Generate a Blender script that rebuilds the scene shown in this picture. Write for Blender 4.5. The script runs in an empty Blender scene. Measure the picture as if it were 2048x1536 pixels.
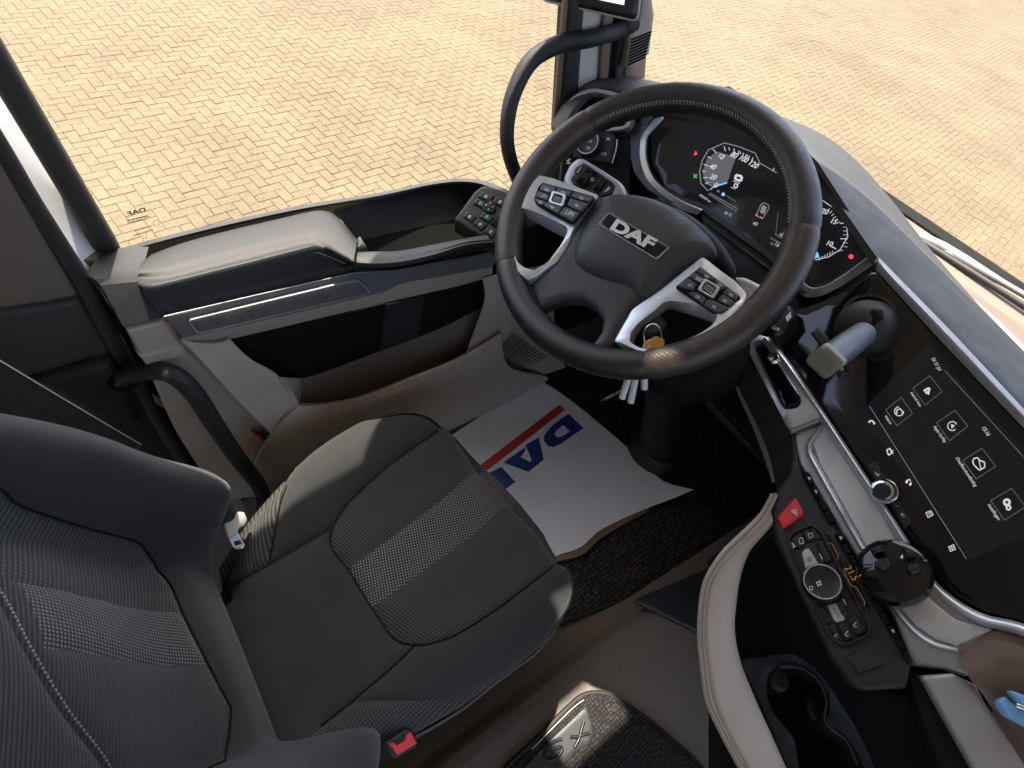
import bpy, bmesh, math, random
import numpy as np
from mathutils import Vector, Matrix
from mathutils.geometry import delaunay_2d_cdt
random.seed(4)
scene = bpy.context.scene
col = scene.collection

# ------------------------------------------------------------ camera
F = 1100.0
EYE = np.array([0.0, 0.0, 1.3])
RC = np.array([[0.80304322, -0.56747411, 0.18191955],
               [-0.36769827, -0.71207901, -0.59811493],
               [0.46895583, 0.41342063, -0.78048947]])
cd = bpy.data.cameras.new('camera')
cam = bpy.data.objects.new('camera', cd)
col.objects.link(cam)
cd.sensor_width = 36.0
cd.lens = F / 2048.0 * 36.0
cd.clip_start = 0.02
cd.clip_end = 300.0
M = Matrix.Identity(4)
for i in range(3):
    M[i][0] = RC[0][i]; M[i][1] = -RC[1][i]; M[i][2] = -RC[2][i]; M[i][3] = EYE[i]
cam.matrix_world = M
scene.camera = cam

# ------------------------------------------------------------ sky, sun, exposure
SUN = Vector((0.12, 0.52, 1.30)).normalized()
w = bpy.data.worlds.new('World'); scene.world = w; w.use_nodes = True
nt = w.node_tree; nt.nodes.clear()
sky = nt.nodes.new('ShaderNodeTexSky'); sky.sky_type = 'NISHITA'; sky.sun_disc = False; sky.dust_density = 4.0; sky.air_density = .8; sky.ozone_density = .1
sky.sun_elevation = math.asin(SUN.z); sky.sun_rotation = math.atan2(SUN.x, SUN.y)
bg = nt.nodes.new('ShaderNodeBackground'); bg.inputs[1].default_value = 0.15
wo = nt.nodes.new('ShaderNodeOutputWorld')
nt.links.new(sky.outputs[0], bg.inputs[0]); nt.links.new(bg.outputs[0], wo.inputs[0])
sd = bpy.data.lights.new('sun', 'SUN'); sd.energy = 2.8; sd.angle = math.radians(0.6); sd.color = (1.0, 0.93, 0.80)
so = bpy.data.objects.new('sun', sd); col.objects.link(so)
so.rotation_euler = SUN.to_track_quat('Z', 'Y').to_euler(); so.location = (2, 4, 8)
scene.view_settings.view_transform = 'Standard'
scene.view_settings.look = 'None'
scene.view_settings.gamma = 1.0
scene.view_settings.exposure = 2.32
scene.render.engine = 'CYCLES'
scene.render.resolution_x = 1024; scene.render.resolution_y = 768
scene.cycles.max_bounces = 8; scene.cycles.transparent_max_bounces = 12

# ------------------------------------------------------------ geometry helpers
def V(p): return Vector((float(p[0]), float(p[1]), float(p[2])))
def ray(x, y): return RC.T @ np.array([(x - 1024) / F, (y - 768) / F, 1.0])
def PL(p, n):
    n = np.array(n, float); return (np.array(p, float), n / np.linalg.norm(n))
def ZP(z): return PL((0, 0, z), (0, 0, 1))
def YP(y): return PL((0, y, 0), (0, -1, 0))
def XP(x): return PL((x, 0, 0), (-1, 0, 0))
def on(x, y, pl):
    r = ray(x, y); return EYE + r * ((pl[0] - EYE) @ pl[1] / (r @ pl[1]))
def at(x, y, d): return EYE + ray(x, y) * d
def ons(pts, pl): return [on(x, y, pl) for x, y in pts]
def basis(pl):
    n = pl[1]; a = np.array([0, 0, 1.0]) if abs(n[2]) < .95 else np.array([1.0, 0, 0])
    u = np.cross(a, n); u /= np.linalg.norm(u); v = np.cross(n, u); return u, v, n
def cr(pts, n, closed=False):
    """Catmull-Rom through pts, resampled to n points by length"""
    P = np.array(pts, float); k = len(P); out = []
    if k == 2 and not closed:
        t = np.linspace(0, 1, n)[:, None]; return P[0] * (1 - t) + P[1] * t
    segs = k if closed else k - 1
    for i in range(segs):
        if closed: p0, p1, p2, p3 = P[(i - 1) % k], P[i], P[(i + 1) % k], P[(i + 2) % k]
        else: p0, p1, p2, p3 = P[max(i - 1, 0)], P[i], P[i + 1], P[min(i + 2, k - 1)]
        for t in np.linspace(0, 1, 12, endpoint=False):
            out.append(.5 * (2 * p1 + (p2 - p0) * t + (2 * p0 - 5 * p1 + 4 * p2 - p3) * t * t + (3 * p1 - p0 - 3 * p2 + p3) * t ** 3))
    out.append(P[0] if closed else P[-1])
    return resample(np.array(out), n, closed)
def resample(O, n, closed=False):
    O = np.array(O, float)
    d = np.r_[0, np.cumsum(np.linalg.norm(np.diff(O, axis=0), axis=1))]
    s = np.linspace(0, d[-1], n + 1)[:-1] if closed else np.linspace(0, d[-1], n)
    return np.stack([np.interp(s, d, O[:, j]) for j in range(O.shape[1])], 1)
def dense(poly, step):
    P = np.array(poly, float); out = []
    for i in range(len(P)):
        a, b = P[i], P[(i + 1) % len(P)]; m = max(1, int(round(np.linalg.norm(b - a) / step)))
        for k in range(m): out.append(a + (b - a) * k / m)
    return np.array(out)
def rounded(poly, r, seg=4):
    """round the corners of a 2D polygon"""
    P = np.array(poly, float); out = []
    for i in range(len(P)):
        a, b, c = P[i - 1], P[i], P[(i + 1) % len(P)]
        d1, d2 = a - b, c - b; l1, l2 = np.linalg.norm(d1), np.linalg.norm(d2)
        q = min(r, l1 * .45, l2 * .45); s, e = b + d1 / l1 * q, b + d2 / l2 * q
        for t in np.linspace(0, 1, seg + 1): out.append((1 - t) ** 2 * s + 2 * t * (1 - t) * b + t * t * e)
    return np.array(out)
def inside(P, poly):
    x, y = P[:, 0], P[:, 1]; c = np.zeros(len(P), bool); n = len(poly)
    for i in range(n):
        x1, y1 = poly[i]; x2, y2 = poly[(i + 1) % n]
        m = ((y1 > y) != (y2 > y))
        with np.errstate(all='ignore'): c ^= m & (x < (x2 - x1) * (y - y1) / (y2 - y1 + 1e-15) + x1)
    return c
def edist(P, poly, closed=True):
    P = np.asarray(P, float); d = np.full(len(P), 1e9); n = len(poly)
    for i in range(n if closed else n - 1):
        a, b = np.array(poly[i], float), np.array(poly[(i + 1) % n], float); ab = b - a
        t = np.clip(((P - a) @ ab) / (ab @ ab + 1e-15), 0, 1)
        d = np.minimum(d, np.linalg.norm(P - (a + t[:, None] * ab), axis=1))
    return d
def area2(poly):
    P = np.array(poly); x, y = P[:, 0], P[:, 1]; return .5 * np.sum(x * np.roll(y, -1) - y * np.roll(x, -1))
def trimesh(poly, step, rings=()):
    """triangulated interior of a 2D polygon (counter-clockwise); returns verts, faces, n_boundary"""
    B = dense(poly, step)
    if area2(B) < 0: B = B[::-1]
    nb = len(B); pts = [B]
    T = np.roll(B, -1, 0) - np.roll(B, 1, 0); T /= np.linalg.norm(T, axis=1)[:, None] + 1e-12
    N = np.stack([-T[:, 1], T[:, 0]], 1)
    for r in rings:
        Q = B + N * r; k = inside(Q, B); k &= edist(Q, B) > r * .8; pts.append(Q[k])
    rmax = max(rings) if rings else 0
    x0, y0 = B.min(0); x1, y1 = B.max(0)
    gx, gy = np.meshgrid(np.arange(x0 + step / 2, x1, step), np.arange(y0 + step / 2, y1, step))
    G = np.stack([gx.ravel(), gy.ravel()], 1); G += (np.random.RandomState(1).rand(*G.shape) - .5) * step * .15
    if len(G):
        G = G[inside(G, B)]
        if len(G): G = G[edist(G, B) > max(rmax + step * .4, step * .5)]
    if len(G): pts.append(G)
    A = np.concatenate(pts)
    vs, es, fs, *_ = delaunay_2d_cdt([Vector((float(a), float(b))) for a, b in A], [(i, (i + 1) % nb) for i in range(nb)], [], 1, 1e-7)
    vv = np.array([(v.x, v.y) for v in vs])
    return vv, [tuple(f) for f in fs], nb
def newobj(name, verts, faces, mat, parent=None, smooth=True, angle=40):
    me = bpy.data.meshes.new(name)
    me.from_pydata([tuple(map(float, v)) for v in verts], [], [tuple(f) for f in faces])
    me.validate(); me.update()
    if smooth:
        me.polygons.foreach_set('use_smooth', [True] * len(me.polygons))
        me.set_sharp_from_angle(angle=math.radians(angle))
    o = bpy.data.objects.new(name, me); col.objects.link(o)
    if mat: me.materials.append(mat)
    if parent: adopt(o, parent)
    return o
def adopt(o, parent):
    o.parent = parent; o.matrix_parent_inverse = root_inv(parent)
def root_inv(p):
    m = Matrix.Identity(4)
    q = p
    while q is not None:
        m = Matrix.Translation(q.location) @ m if q.parent is None else m
        q = q.parent
    return m.inverted() if p.parent is None else Matrix.Identity(4)
def fixn(verts, faces, out=None):
    """make normals consistent through bmesh"""
    return verts, faces
def bmfix(o):
    bm = bmesh.new(); bm.from_mesh(o.data); bmesh.ops.recalc_face_normals(bm, faces=bm.faces); bm.to_mesh(o.data); bm.free(); return o
def thing(name, label, cat, loc, group=None):
    o = bpy.data.objects.new(name, None); col.objects.link(o); o.location = V(loc); o.empty_display_size = .05
    o['label'] = label; o['category'] = cat
    if group: o['group'] = group
    return o
def tag(o, label, cat, group=None):
    o['label'] = label; o['category'] = cat
    if group: o['group'] = group
    return o
def struct(o): o['kind'] = 'structure'; return o

def pillow(name, px, pl, mat, parent=None, h=.006, r=None, skirt=.01, off=0.0, smooth=0, world=None, step=None, corner=0, dome=0.0, uv2d=None):
    """a rounded solid slab: outline (pixel list on the plane, or 3D points in world=), top raised by h with rounded rim, walls going down by skirt"""
    u, v, n = basis(pl)
    P3 = world if world is not None else ons(px, pl)
    P2 = np.array([((p - pl[0]) @ u, (p - pl[0]) @ v) for p in P3])
    if smooth: P2 = cr(P2, smooth, True)
    if corner: P2 = rounded(P2, corner)
    size = np.max(P2.max(0) - P2.min(0))
    if r is None: r = h
    if step is None: step = max(size / 34, .0012)
    rings = (r * .12, r * .4, r * .8) if r > 0 else ()
    vv, ff, nb = trimesh(P2, step, rings)
    d = edist(vv, dense(P2, step)); t = np.clip(d / max(r, 1e-9), 0, 1)
    z = h * np.sqrt(np.clip(1 - (1 - t) ** 2, 0, 1))
    if dome:
        dm = d.max(); z = z + dome * (1 - (1 - np.clip(d / dm, 0, 1)) ** 2)
    top = [pl[0] + a * u + b * v + n * (off + c) for (a, b), c in zip(vv, z)]
    B = dense(P2, step)
    if area2(B) < 0: B = B[::-1]
    k = len(top); bot = [pl[0] + a * u + b * v + n * (off - skirt) for a, b in B]
    verts = top + bot; faces = [f for f in ff]
    for i in range(len(B)):
        j = (i + 1) % len(B); faces.append((i, k + i, k + j, j))
    faces.append(tuple(k + i for i in range(len(B)))[::-1])
    o = newobj(name, verts, faces, mat, parent, angle=50)
    return bmfix(o)
def frame(name, outer, inner, pl, mat, parent=None, h=.006, skirt=.006, off=0, n=64, smooth=True, inner_off=None, corner=0, lift=None):
    """ring between two closed outlines"""
    u, v, nn = basis(pl)
    def prep(px):
        P2 = np.array([((p - pl[0]) @ u, (p - pl[0]) @ v) for p in ons(px, pl)])
        if area2(P2) < 0: P2 = P2[::-1]
        if smooth: return cr(P2, n, True)
        if corner: P2 = rounded(P2, corner)
        return resample(np.r_[P2, P2[:1]], n, True)
    A, B = prep(outer), prep(inner)
    k = np.argmin(np.linalg.norm(B - A[0], axis=1)); B = np.roll(B, -k, 0)
    L = [(A, -skirt), (A, h * .6), (A * .88 + B * .12, h), (A * .15 + B * .85, h), (B, h * .7 if inner_off is None else inner_off), (B, -skirt)]
    verts = []; faces = []
    for Q, z in L: verts += [pl[0] + a * u + b * v + nn * (off + z + (lift(a, b) if lift else 0)) for a, b in Q]
    for s in range(len(L)):
        s2 = (s + 1) % len(L)
        for i in range(n):
            j = (i + 1) % n; faces.append((s * n + i, s * n + j, s2 * n + j, s2 * n + i))
    return bmfix(newobj(name, verts, faces, mat, parent, angle=50))
def tube(name, pts, rad, mat, parent=None, n=40, m=12, closed=False, flat=1.0, caps=True, samples=True):
    P = cr(pts, n, closed) if samples else np.array(pts, float)
    n = len(P)
    rad = np.interp(np.linspace(0, 1, n), np.linspace(0, 1, len(rad)), rad) if hasattr(rad, '__len__') else np.full(n, rad)
    verts = []; faces = []
    T = np.gradient(P, axis=0) if not closed else np.roll(P, -1, 0) - np.roll(P, 1, 0)
    T /= np.linalg.norm(T, axis=1)[:, None]
    a = np.array([0, 0, 1.0]);
    if abs(T[0] @ a) > .9: a = np.array([1.0, 0, 0])
    for i in range(n):
        b = np.cross(T[i], a); b /= np.linalg.norm(b); a = np.cross(b, T[i])
        for k in range(m):
            t = 2 * math.pi * k / m; verts.append(P[i] + rad[i] * (math.cos(t) * b + flat * math.sin(t) * a))
    for i in range(n if closed else n - 1):
        i2 = (i + 1) % n
        for k in range(m):
            k2 = (k + 1) % m; faces.append((i * m + k, i * m + k2, i2 * m + k2, i2 * m + k))
    if caps and not closed:
        faces.append(tuple(range(m))[::-1]); faces.append(tuple((n - 1) * m + k for k in range(m)))
    return bmfix(newobj(name, verts, faces, mat, parent, angle=60))
def sheet(name, rows, mat, parent=None, n=40, sub=6, thick=.004, smooth_rows=True, flip=False, angle=40):
    """lofted sheet through polylines; each row is (pixel list, plane) or a list of 3D points"""
    R = []
    for row in rows:
        p3 = ons(row[0], row[1]) if isinstance(row, tuple) else row
        R.append(cr(p3, n))
    R = np.array(R)
    if len(R) > 2 or smooth_rows:
        m = (len(R) - 1) * sub + 1; G = []
        for i in range(len(R) - 1):
            p0, p1, p2, p3 = R[max(i - 1, 0)], R[i], R[i + 1], R[min(i + 2, len(R) - 1)]
            for t in np.linspace(0, 1, sub, endpoint=False):
                if smooth_rows: G.append(.5 * (2 * p1 + (p2 - p0) * t + (2 * p0 - 5 * p1 + 4 * p2 - p3) * t * t + (3 * p1 - p0 - 3 * p2 + p3) * t ** 3))
                else: G.append(p1 * (1 - t) + p2 * t)
        G.append(R[-1]); R = np.array(G)
    m = len(R); verts = list(R.reshape(-1, 3)); faces = []
    for i in range(m - 1):
        for j in range(n - 1):
            f = (i * n + j, i * n + j + 1, (i + 1) * n + j + 1, (i + 1) * n + j); faces.append(f)
    # orient to the eye, then thicken away from it
    c = np.array(verts).mean(0); f = faces[len(faces) // 2]
    nn = np.cross(verts[f[1]] - verts[f[0]], verts[f[3]] - verts[f[0]])
    if nn @ (EYE - c) < 0: faces = [q[::-1] for q in faces]
    o = newobj(name, verts, faces, mat, parent, angle=angle)
    if thick:
        me = o.data; k = len(verts); no = np.array([tuple(x.normal) for x in me.vertices])
        v2 = verts + [a - b * thick for a, b in zip(verts, no)]
        f2 = faces + [tuple(q + k for q in f[::-1]) for f in faces]
        bd = [j for j in range(n)] + [i * n + n - 1 for i in range(1, m)] + [(m - 1) * n + j for j in range(n - 2, -1, -1)] + [i * n for i in range(m - 2, 0, -1)]
        for i in range(len(bd)):
            a, b = bd[i], bd[(i + 1) % len(bd)]; f2.append((a, a + k, b + k, b))
        bpy.data.objects.remove(o); o = bmfix(newobj(name, v2, f2, mat, parent, angle=angle))
    return o
def boxw(name, lo, hi, mat, parent=None, bev=0):
    bm = bmesh.new(); bmesh.ops.create_cube(bm, size=1)
    for v in bm.verts: v.co = Vector([(lo[i] + hi[i]) / 2 + v.co[i] * (hi[i] - lo[i]) for i in range(3)])
    if bev: bmesh.ops.bevel(bm, geom=bm.edges[:], offset=bev, segments=2, affect='EDGES', profile=.5)
    me = bpy.data.meshes.new(name); bm.to_mesh(me); bm.free(); o = bpy.data.objects.new(name, me); col.objects.link(o); me.materials.append(mat)
    if parent: adopt(o, parent)
    return o
def lathe(name, c, axis, prof, mat, parent=None, m=32):
    """profile = [(radius, height along axis)]"""
    ax = np.array(axis, float); ax /= np.linalg.norm(ax); u, v, n = basis((c, ax)); c = np.array(c, float)
    verts = []; faces = []
    for r, z in prof:
        for k in range(m):
            t = 2 * math.pi * k / m; verts.append(c + n * z + r * (math.cos(t) * u + math.sin(t) * v))
    for i in range(len(prof) - 1):
        for k in range(m):
            k2 = (k + 1) % m; faces.append((i * m + k, i * m + k2, (i + 1) * m + k2, (i + 1) * m + k))
    faces.append(tuple(range(m))[::-1]); faces.append(tuple((len(prof) - 1) * m + k for k in range(m)))
    return bmfix(newobj(name, verts, faces, mat, parent, angle=35))
def flat(name, polys, pl, mat, parent=None, off=.0006):
    """thin flat print: list of pixel polygons on a plane, joined into one mark"""
    verts = []; faces = []
    for px in polys:
        k = len(verts); p = [q + pl[1] * off for q in ons(px, pl)]
        nn = np.cross(p[1] - p[0], p[2] - p[1])
        verts += p; faces.append(tuple(range(k, k + len(p))))
    return newobj(name, verts, faces, mat, parent, smooth=False)
def line(p, q, wd):
    """pixel rectangle along a stroke"""
    p, q = np.array(p, float), np.array(q, float); d = q - p; d = d / (np.linalg.norm(d) + 1e-9); k = np.array([-d[1], d[0]]) * wd / 2
    return [tuple(p + k), tuple(q + k), tuple(q - k), tuple(p - k)]
def polyline(pts, wd, closed=False):
    out = []; n = len(pts)
    for i in range(n if closed else n - 1): out.append(line(pts[i], pts[(i + 1) % n], wd))
    return out
def disc(c, r, m=14, rx=None, a=0):
    rx = rx or r; return [(c[0] + rx * math.cos(t) * math.cos(a) - r * math.sin(t) * math.sin(a), c[1] + rx * math.cos(t) * math.sin(a) + r * math.sin(t) * math.cos(a)) for t in np.linspace(0, 2 * math.pi, m, endpoint=False)]
def text(s, p0, p1, pl, mat, parent, off=.0008, shear=0.0, tall=1.0, name='lettering', ext=.0002, bold=0):
    """lettering from pixel p0 (start of baseline) to p1 (its end) lying on a plane"""
    a, b = on(*p0, pl), on(*p1, pl); uu = b - a; wd = np.linalg.norm(uu); uu /= wd; n = pl[1]; vv = np.cross(n, uu)
    cu = bpy.data.curves.new('t', 'FONT'); cu.body = s; cu.size = 1; cu.extrude = 0; cu.shear = shear; cu.offset = bold
    to = bpy.data.objects.new('t', cu); col.objects.link(to)
    dg = bpy.context.evaluated_depsgraph_get(); me = bpy.data.meshes.new_from_object(to.evaluated_get(dg))
    bpy.data.objects.remove(to); bpy.data.curves.remove(cu)
    xs = [v.co.x for v in me.vertices]; x0, x1 = min(xs), max(xs); k = wd / (x1 - x0)
    for v in me.vertices:
        q = a + uu * (v.co.x - x0) * k + vv * v.co.y * k * tall + n * off; v.co = V(q)
    me.name = name; me.materials.clear(); me.materials.append(mat)
    o = bpy.data.objects.new(name, me); col.objects.link(o)
    if parent: adopt(o, parent)
    return o

# ------------------------------------------------------------ materials
def mk(name, color, rough=.5, metal=0.0, spec=.5, bump=0.0, bscale=800.0, bkind='noise', var=0.0, vscale=6.0, coat=0.0, sheen=0.0, emit=None, estr=1.0, scuff=0.0):
    m = bpy.data.materials.new(name); m.use_nodes = True; t = m.node_tree; b = t.nodes['Principled BSDF']
    b.inputs['Base Color'].default_value = (*color, 1); b.inputs['Roughness'].default_value = rough; b.inputs['Metallic'].default_value = metal
    b.inputs['Specular IOR Level'].default_value = spec; b.inputs['Coat Weight'].default_value = coat; b.inputs['Coat Roughness'].default_value = .05
    b.inputs['Sheen Weight'].default_value = sheen; b.inputs['Sheen Roughness'].default_value = .5
    if emit: b.inputs['Emission Color'].default_value = (*emit, 1); b.inputs['Emission Strength'].default_value = estr
    g = t.nodes.new('ShaderNodeNewGeometry')
    if bump:
        if bkind == 'noise':
            x = t.nodes.new('ShaderNodeTexNoise'); x.inputs['Scale'].default_value = bscale; x.inputs['Detail'].default_value = 2; o = x.outputs['Fac']
        else:
            x = t.nodes.new('ShaderNodeTexVoronoi'); x.feature = 'SMOOTH_F1'; x.inputs['Smoothness'].default_value = .6; x.inputs['Scale'].default_value = bscale; o = x.outputs['Distance']
        t.links.new(g.outputs['Position'], x.inputs['Vector'])
        bp = t.nodes.new('ShaderNodeBump'); bp.inputs['Strength'].default_value = bump; bp.inputs['Distance'].default_value = .0006
        t.links.new(o, bp.inputs['Height']); t.links.new(bp.outputs[0], b.inputs['Normal'])
    if var:
        x = t.nodes.new('ShaderNodeTexNoise'); x.inputs['Scale'].default_value = vscale; x.inputs['Detail'].default_value = 5; x.inputs['Roughness'].default_value = .65
        t.links.new(g.outputs['Position'], x.inputs['Vector'])
        mr = t.nodes.new('ShaderNodeMapRange'); mr.inputs[1].default_value = .3; mr.inputs[2].default_value = .7; mr.inputs[3].default_value = 1 - var; mr.inputs[4].default_value = 1 + var
        t.links.new(x.outputs['Fac'], mr.inputs[0])
        mx = t.nodes.new('ShaderNodeMix'); mx.data_type = 'RGBA'; mx.blend_type = 'MULTIPLY'; mx.inputs[0].default_value = 1
        mx.inputs[6].default_value = (*color, 1); t.links.new(mr.outputs[0], mx.inputs[7]); t.links.new(mx.outputs[2], b.inputs['Base Color'])
        r2 = t.nodes.new('ShaderNodeMapRange'); r2.inputs[1].default_value = .3; r2.inputs[2].default_value = .7; r2.inputs[3].default_value = max(rough - .08, 0.02); r2.inputs[4].default_value = min(rough + .1, 1)
        x2 = t.nodes.new('ShaderNodeTexNoise'); x2.inputs['Scale'].default_value = vscale * 4; x2.inputs['Detail'].default_value = 6
        t.links.new(g.outputs['Position'], x2.inputs['Vector']); t.links.new(x2.outputs['Fac'], r2.inputs[0]); t.links.new(r2.outputs[0], b.inputs['Roughness'])
    return m
def weave(name, c1, c2, axis_u, axis_v, pu, pv, mode='dots', rough=.85, depth=.0005, thr=.35):
    """woven cloth: pattern in two world directions with the given pitches"""
    m = bpy.data.materials.new(name); m.use_nodes = True; t = m.node_tree; b = t.nodes['Principled BSDF']
    g = t.nodes.new('ShaderNodeNewGeometry')
    nz = t.nodes.new('ShaderNodeTexNoise'); nz.inputs['Scale'].default_value = 30; t.links.new(g.outputs['Position'], nz.inputs['Vector'])
    def wave(ax, pitch, ph=None):
        d = t.nodes.new('ShaderNodeVectorMath'); d.operation = 'DOT_PRODUCT'; d.inputs[1].default_value = tuple(np.array(ax) / np.linalg.norm(ax) * 2 * math.pi / pitch)
        t.links.new(g.outputs['Position'], d.inputs[0]); s = t.nodes.new('ShaderNodeMath'); s.operation = 'ADD'; t.links.new(d.outputs['Value'], s.inputs[0])
        nn = t.nodes.new('ShaderNodeMath'); nn.operation = 'MULTIPLY'; nn.inputs[1].default_value = .8; t.links.new(nz.outputs['Fac'], nn.inputs[0]); t.links.new(nn.outputs[0], s.inputs[1])
        q = t.nodes.new('ShaderNodeMath'); q.operation = 'SINE'; t.links.new(s.outputs[0], q.inputs[0])
        return q.outputs[0]
    a = wave(axis_u, pu)
    if mode == 'dots':
        c = wave(axis_v, pv); k = t.nodes.new('ShaderNodeMath'); k.operation = 'MULTIPLY'; t.links.new(a, k.inputs[0]); t.links.new(c, k.inputs[1]); h = k.outputs[0]
    elif mode == 'ribs': h = a
    else:
        c = wave(axis_v, pv); k = t.nodes.new('ShaderNodeMath'); k.operation = 'MULTIPLY_ADD'; k.inputs[1].default_value = .45; t.links.new(c, k.inputs[0]); t.links.new(a, k.inputs[2]); h = k.outputs[0]
    mr = t.nodes.new('ShaderNodeMapRange'); mr.interpolation_type = 'SMOOTHSTEP'; mr.inputs[1].default_value = thr - .3; mr.inputs[2].default_value = thr + .3; t.links.new(h, mr.inputs[0])
    mx = t.nodes.new('ShaderNodeMix'); mx.data_type = 'RGBA'; mx.inputs[6].default_value = (*c1, 1); mx.inputs[7].default_value = (*c2, 1); t.links.new(mr.outputs[0], mx.inputs[0])
    t.links.new(mx.outputs[2], b.inputs['Base Color']); b.inputs['Roughness'].default_value = rough; b.inputs['Specular IOR Level'].default_value = .25
    b.inputs['Sheen Weight'].default_value = .15; b.inputs['Sheen Roughness'].default_value = .5
    bp = t.nodes.new('ShaderNodeBump'); bp.inputs['Strength'].default_value = .6; bp.inputs['Distance'].default_value = depth; t.links.new(h, bp.inputs['Height']); t.links.new(bp.outputs[0], b.inputs['Normal'])
    return m
def looped(name, c1, c2, sc, disp):
    m = bpy.data.materials.new(name); m.use_nodes = True; t = m.node_tree; b = t.nodes['Principled BSDF']; g = t.nodes.new('ShaderNodeNewGeometry')
    v = t.nodes.new('ShaderNodeTexVoronoi'); v.inputs['Scale'].default_value = sc; v.inputs['Randomness'].default_value = .3; t.links.new(g.outputs['Position'], v.inputs['Vector'])
    r = t.nodes.new('ShaderNodeValToRGB'); r.color_ramp.elements[0].position = .1; r.color_ramp.elements[0].color = (*c2, 1); r.color_ramp.elements[1].position = .6; r.color_ramp.elements[1].color = (*c1, 1)
    t.links.new(v.outputs['Distance'], r.inputs[0]); t.links.new(r.outputs[0], b.inputs['Base Color']); b.inputs['Roughness'].default_value = .75; b.inputs['Specular IOR Level'].default_value = .3
    bp_ = t.nodes.new('ShaderNodeBump'); bp_.inputs['Strength'].default_value = 1; bp_.inputs['Distance'].default_value = disp; bp_.invert = True; t.links.new(v.outputs['Distance'], bp_.inputs['Height']); t.links.new(bp_.outputs[0], b.inputs['Normal'])
    return m
def glassy(name, tint, refl=1.0):
    m = bpy.data.materials.new(name); m.use_nodes = True; t = m.node_tree; t.nodes.clear()
    o = t.nodes.new('ShaderNodeOutputMaterial'); tr = t.nodes.new('ShaderNodeBsdfTransparent'); tr.inputs[0].default_value = (*tint, 1)
    gl = t.nodes.new('ShaderNodeBsdfGlossy'); gl.inputs['Roughness'].default_value = .0
    ge = t.nodes.new('ShaderNodeNewGeometry'); io = t.nodes.new('ShaderNodeMapRange'); io.inputs[3].default_value = 1.45; io.inputs[4].default_value = 1 / 1.45; t.links.new(ge.outputs['Backfacing'], io.inputs[0])
    fr = t.nodes.new('ShaderNodeFresnel'); t.links.new(io.outputs[0], fr.inputs[0]); mx = t.nodes.new('ShaderNodeMixShader')
    sc = t.nodes.new('ShaderNodeMath'); sc.operation = 'MULTIPLY'; sc.inputs[1].default_value = refl; t.links.new(fr.outputs[0], sc.inputs[0])
    t.links.new(sc.outputs[0], mx.inputs[0]); t.links.new(tr.outputs[0], mx.inputs[1]); t.links.new(gl.outputs[0], mx.inputs[2]); t.links.new(mx.outputs[0], o.inputs[0])
    return m
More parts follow.
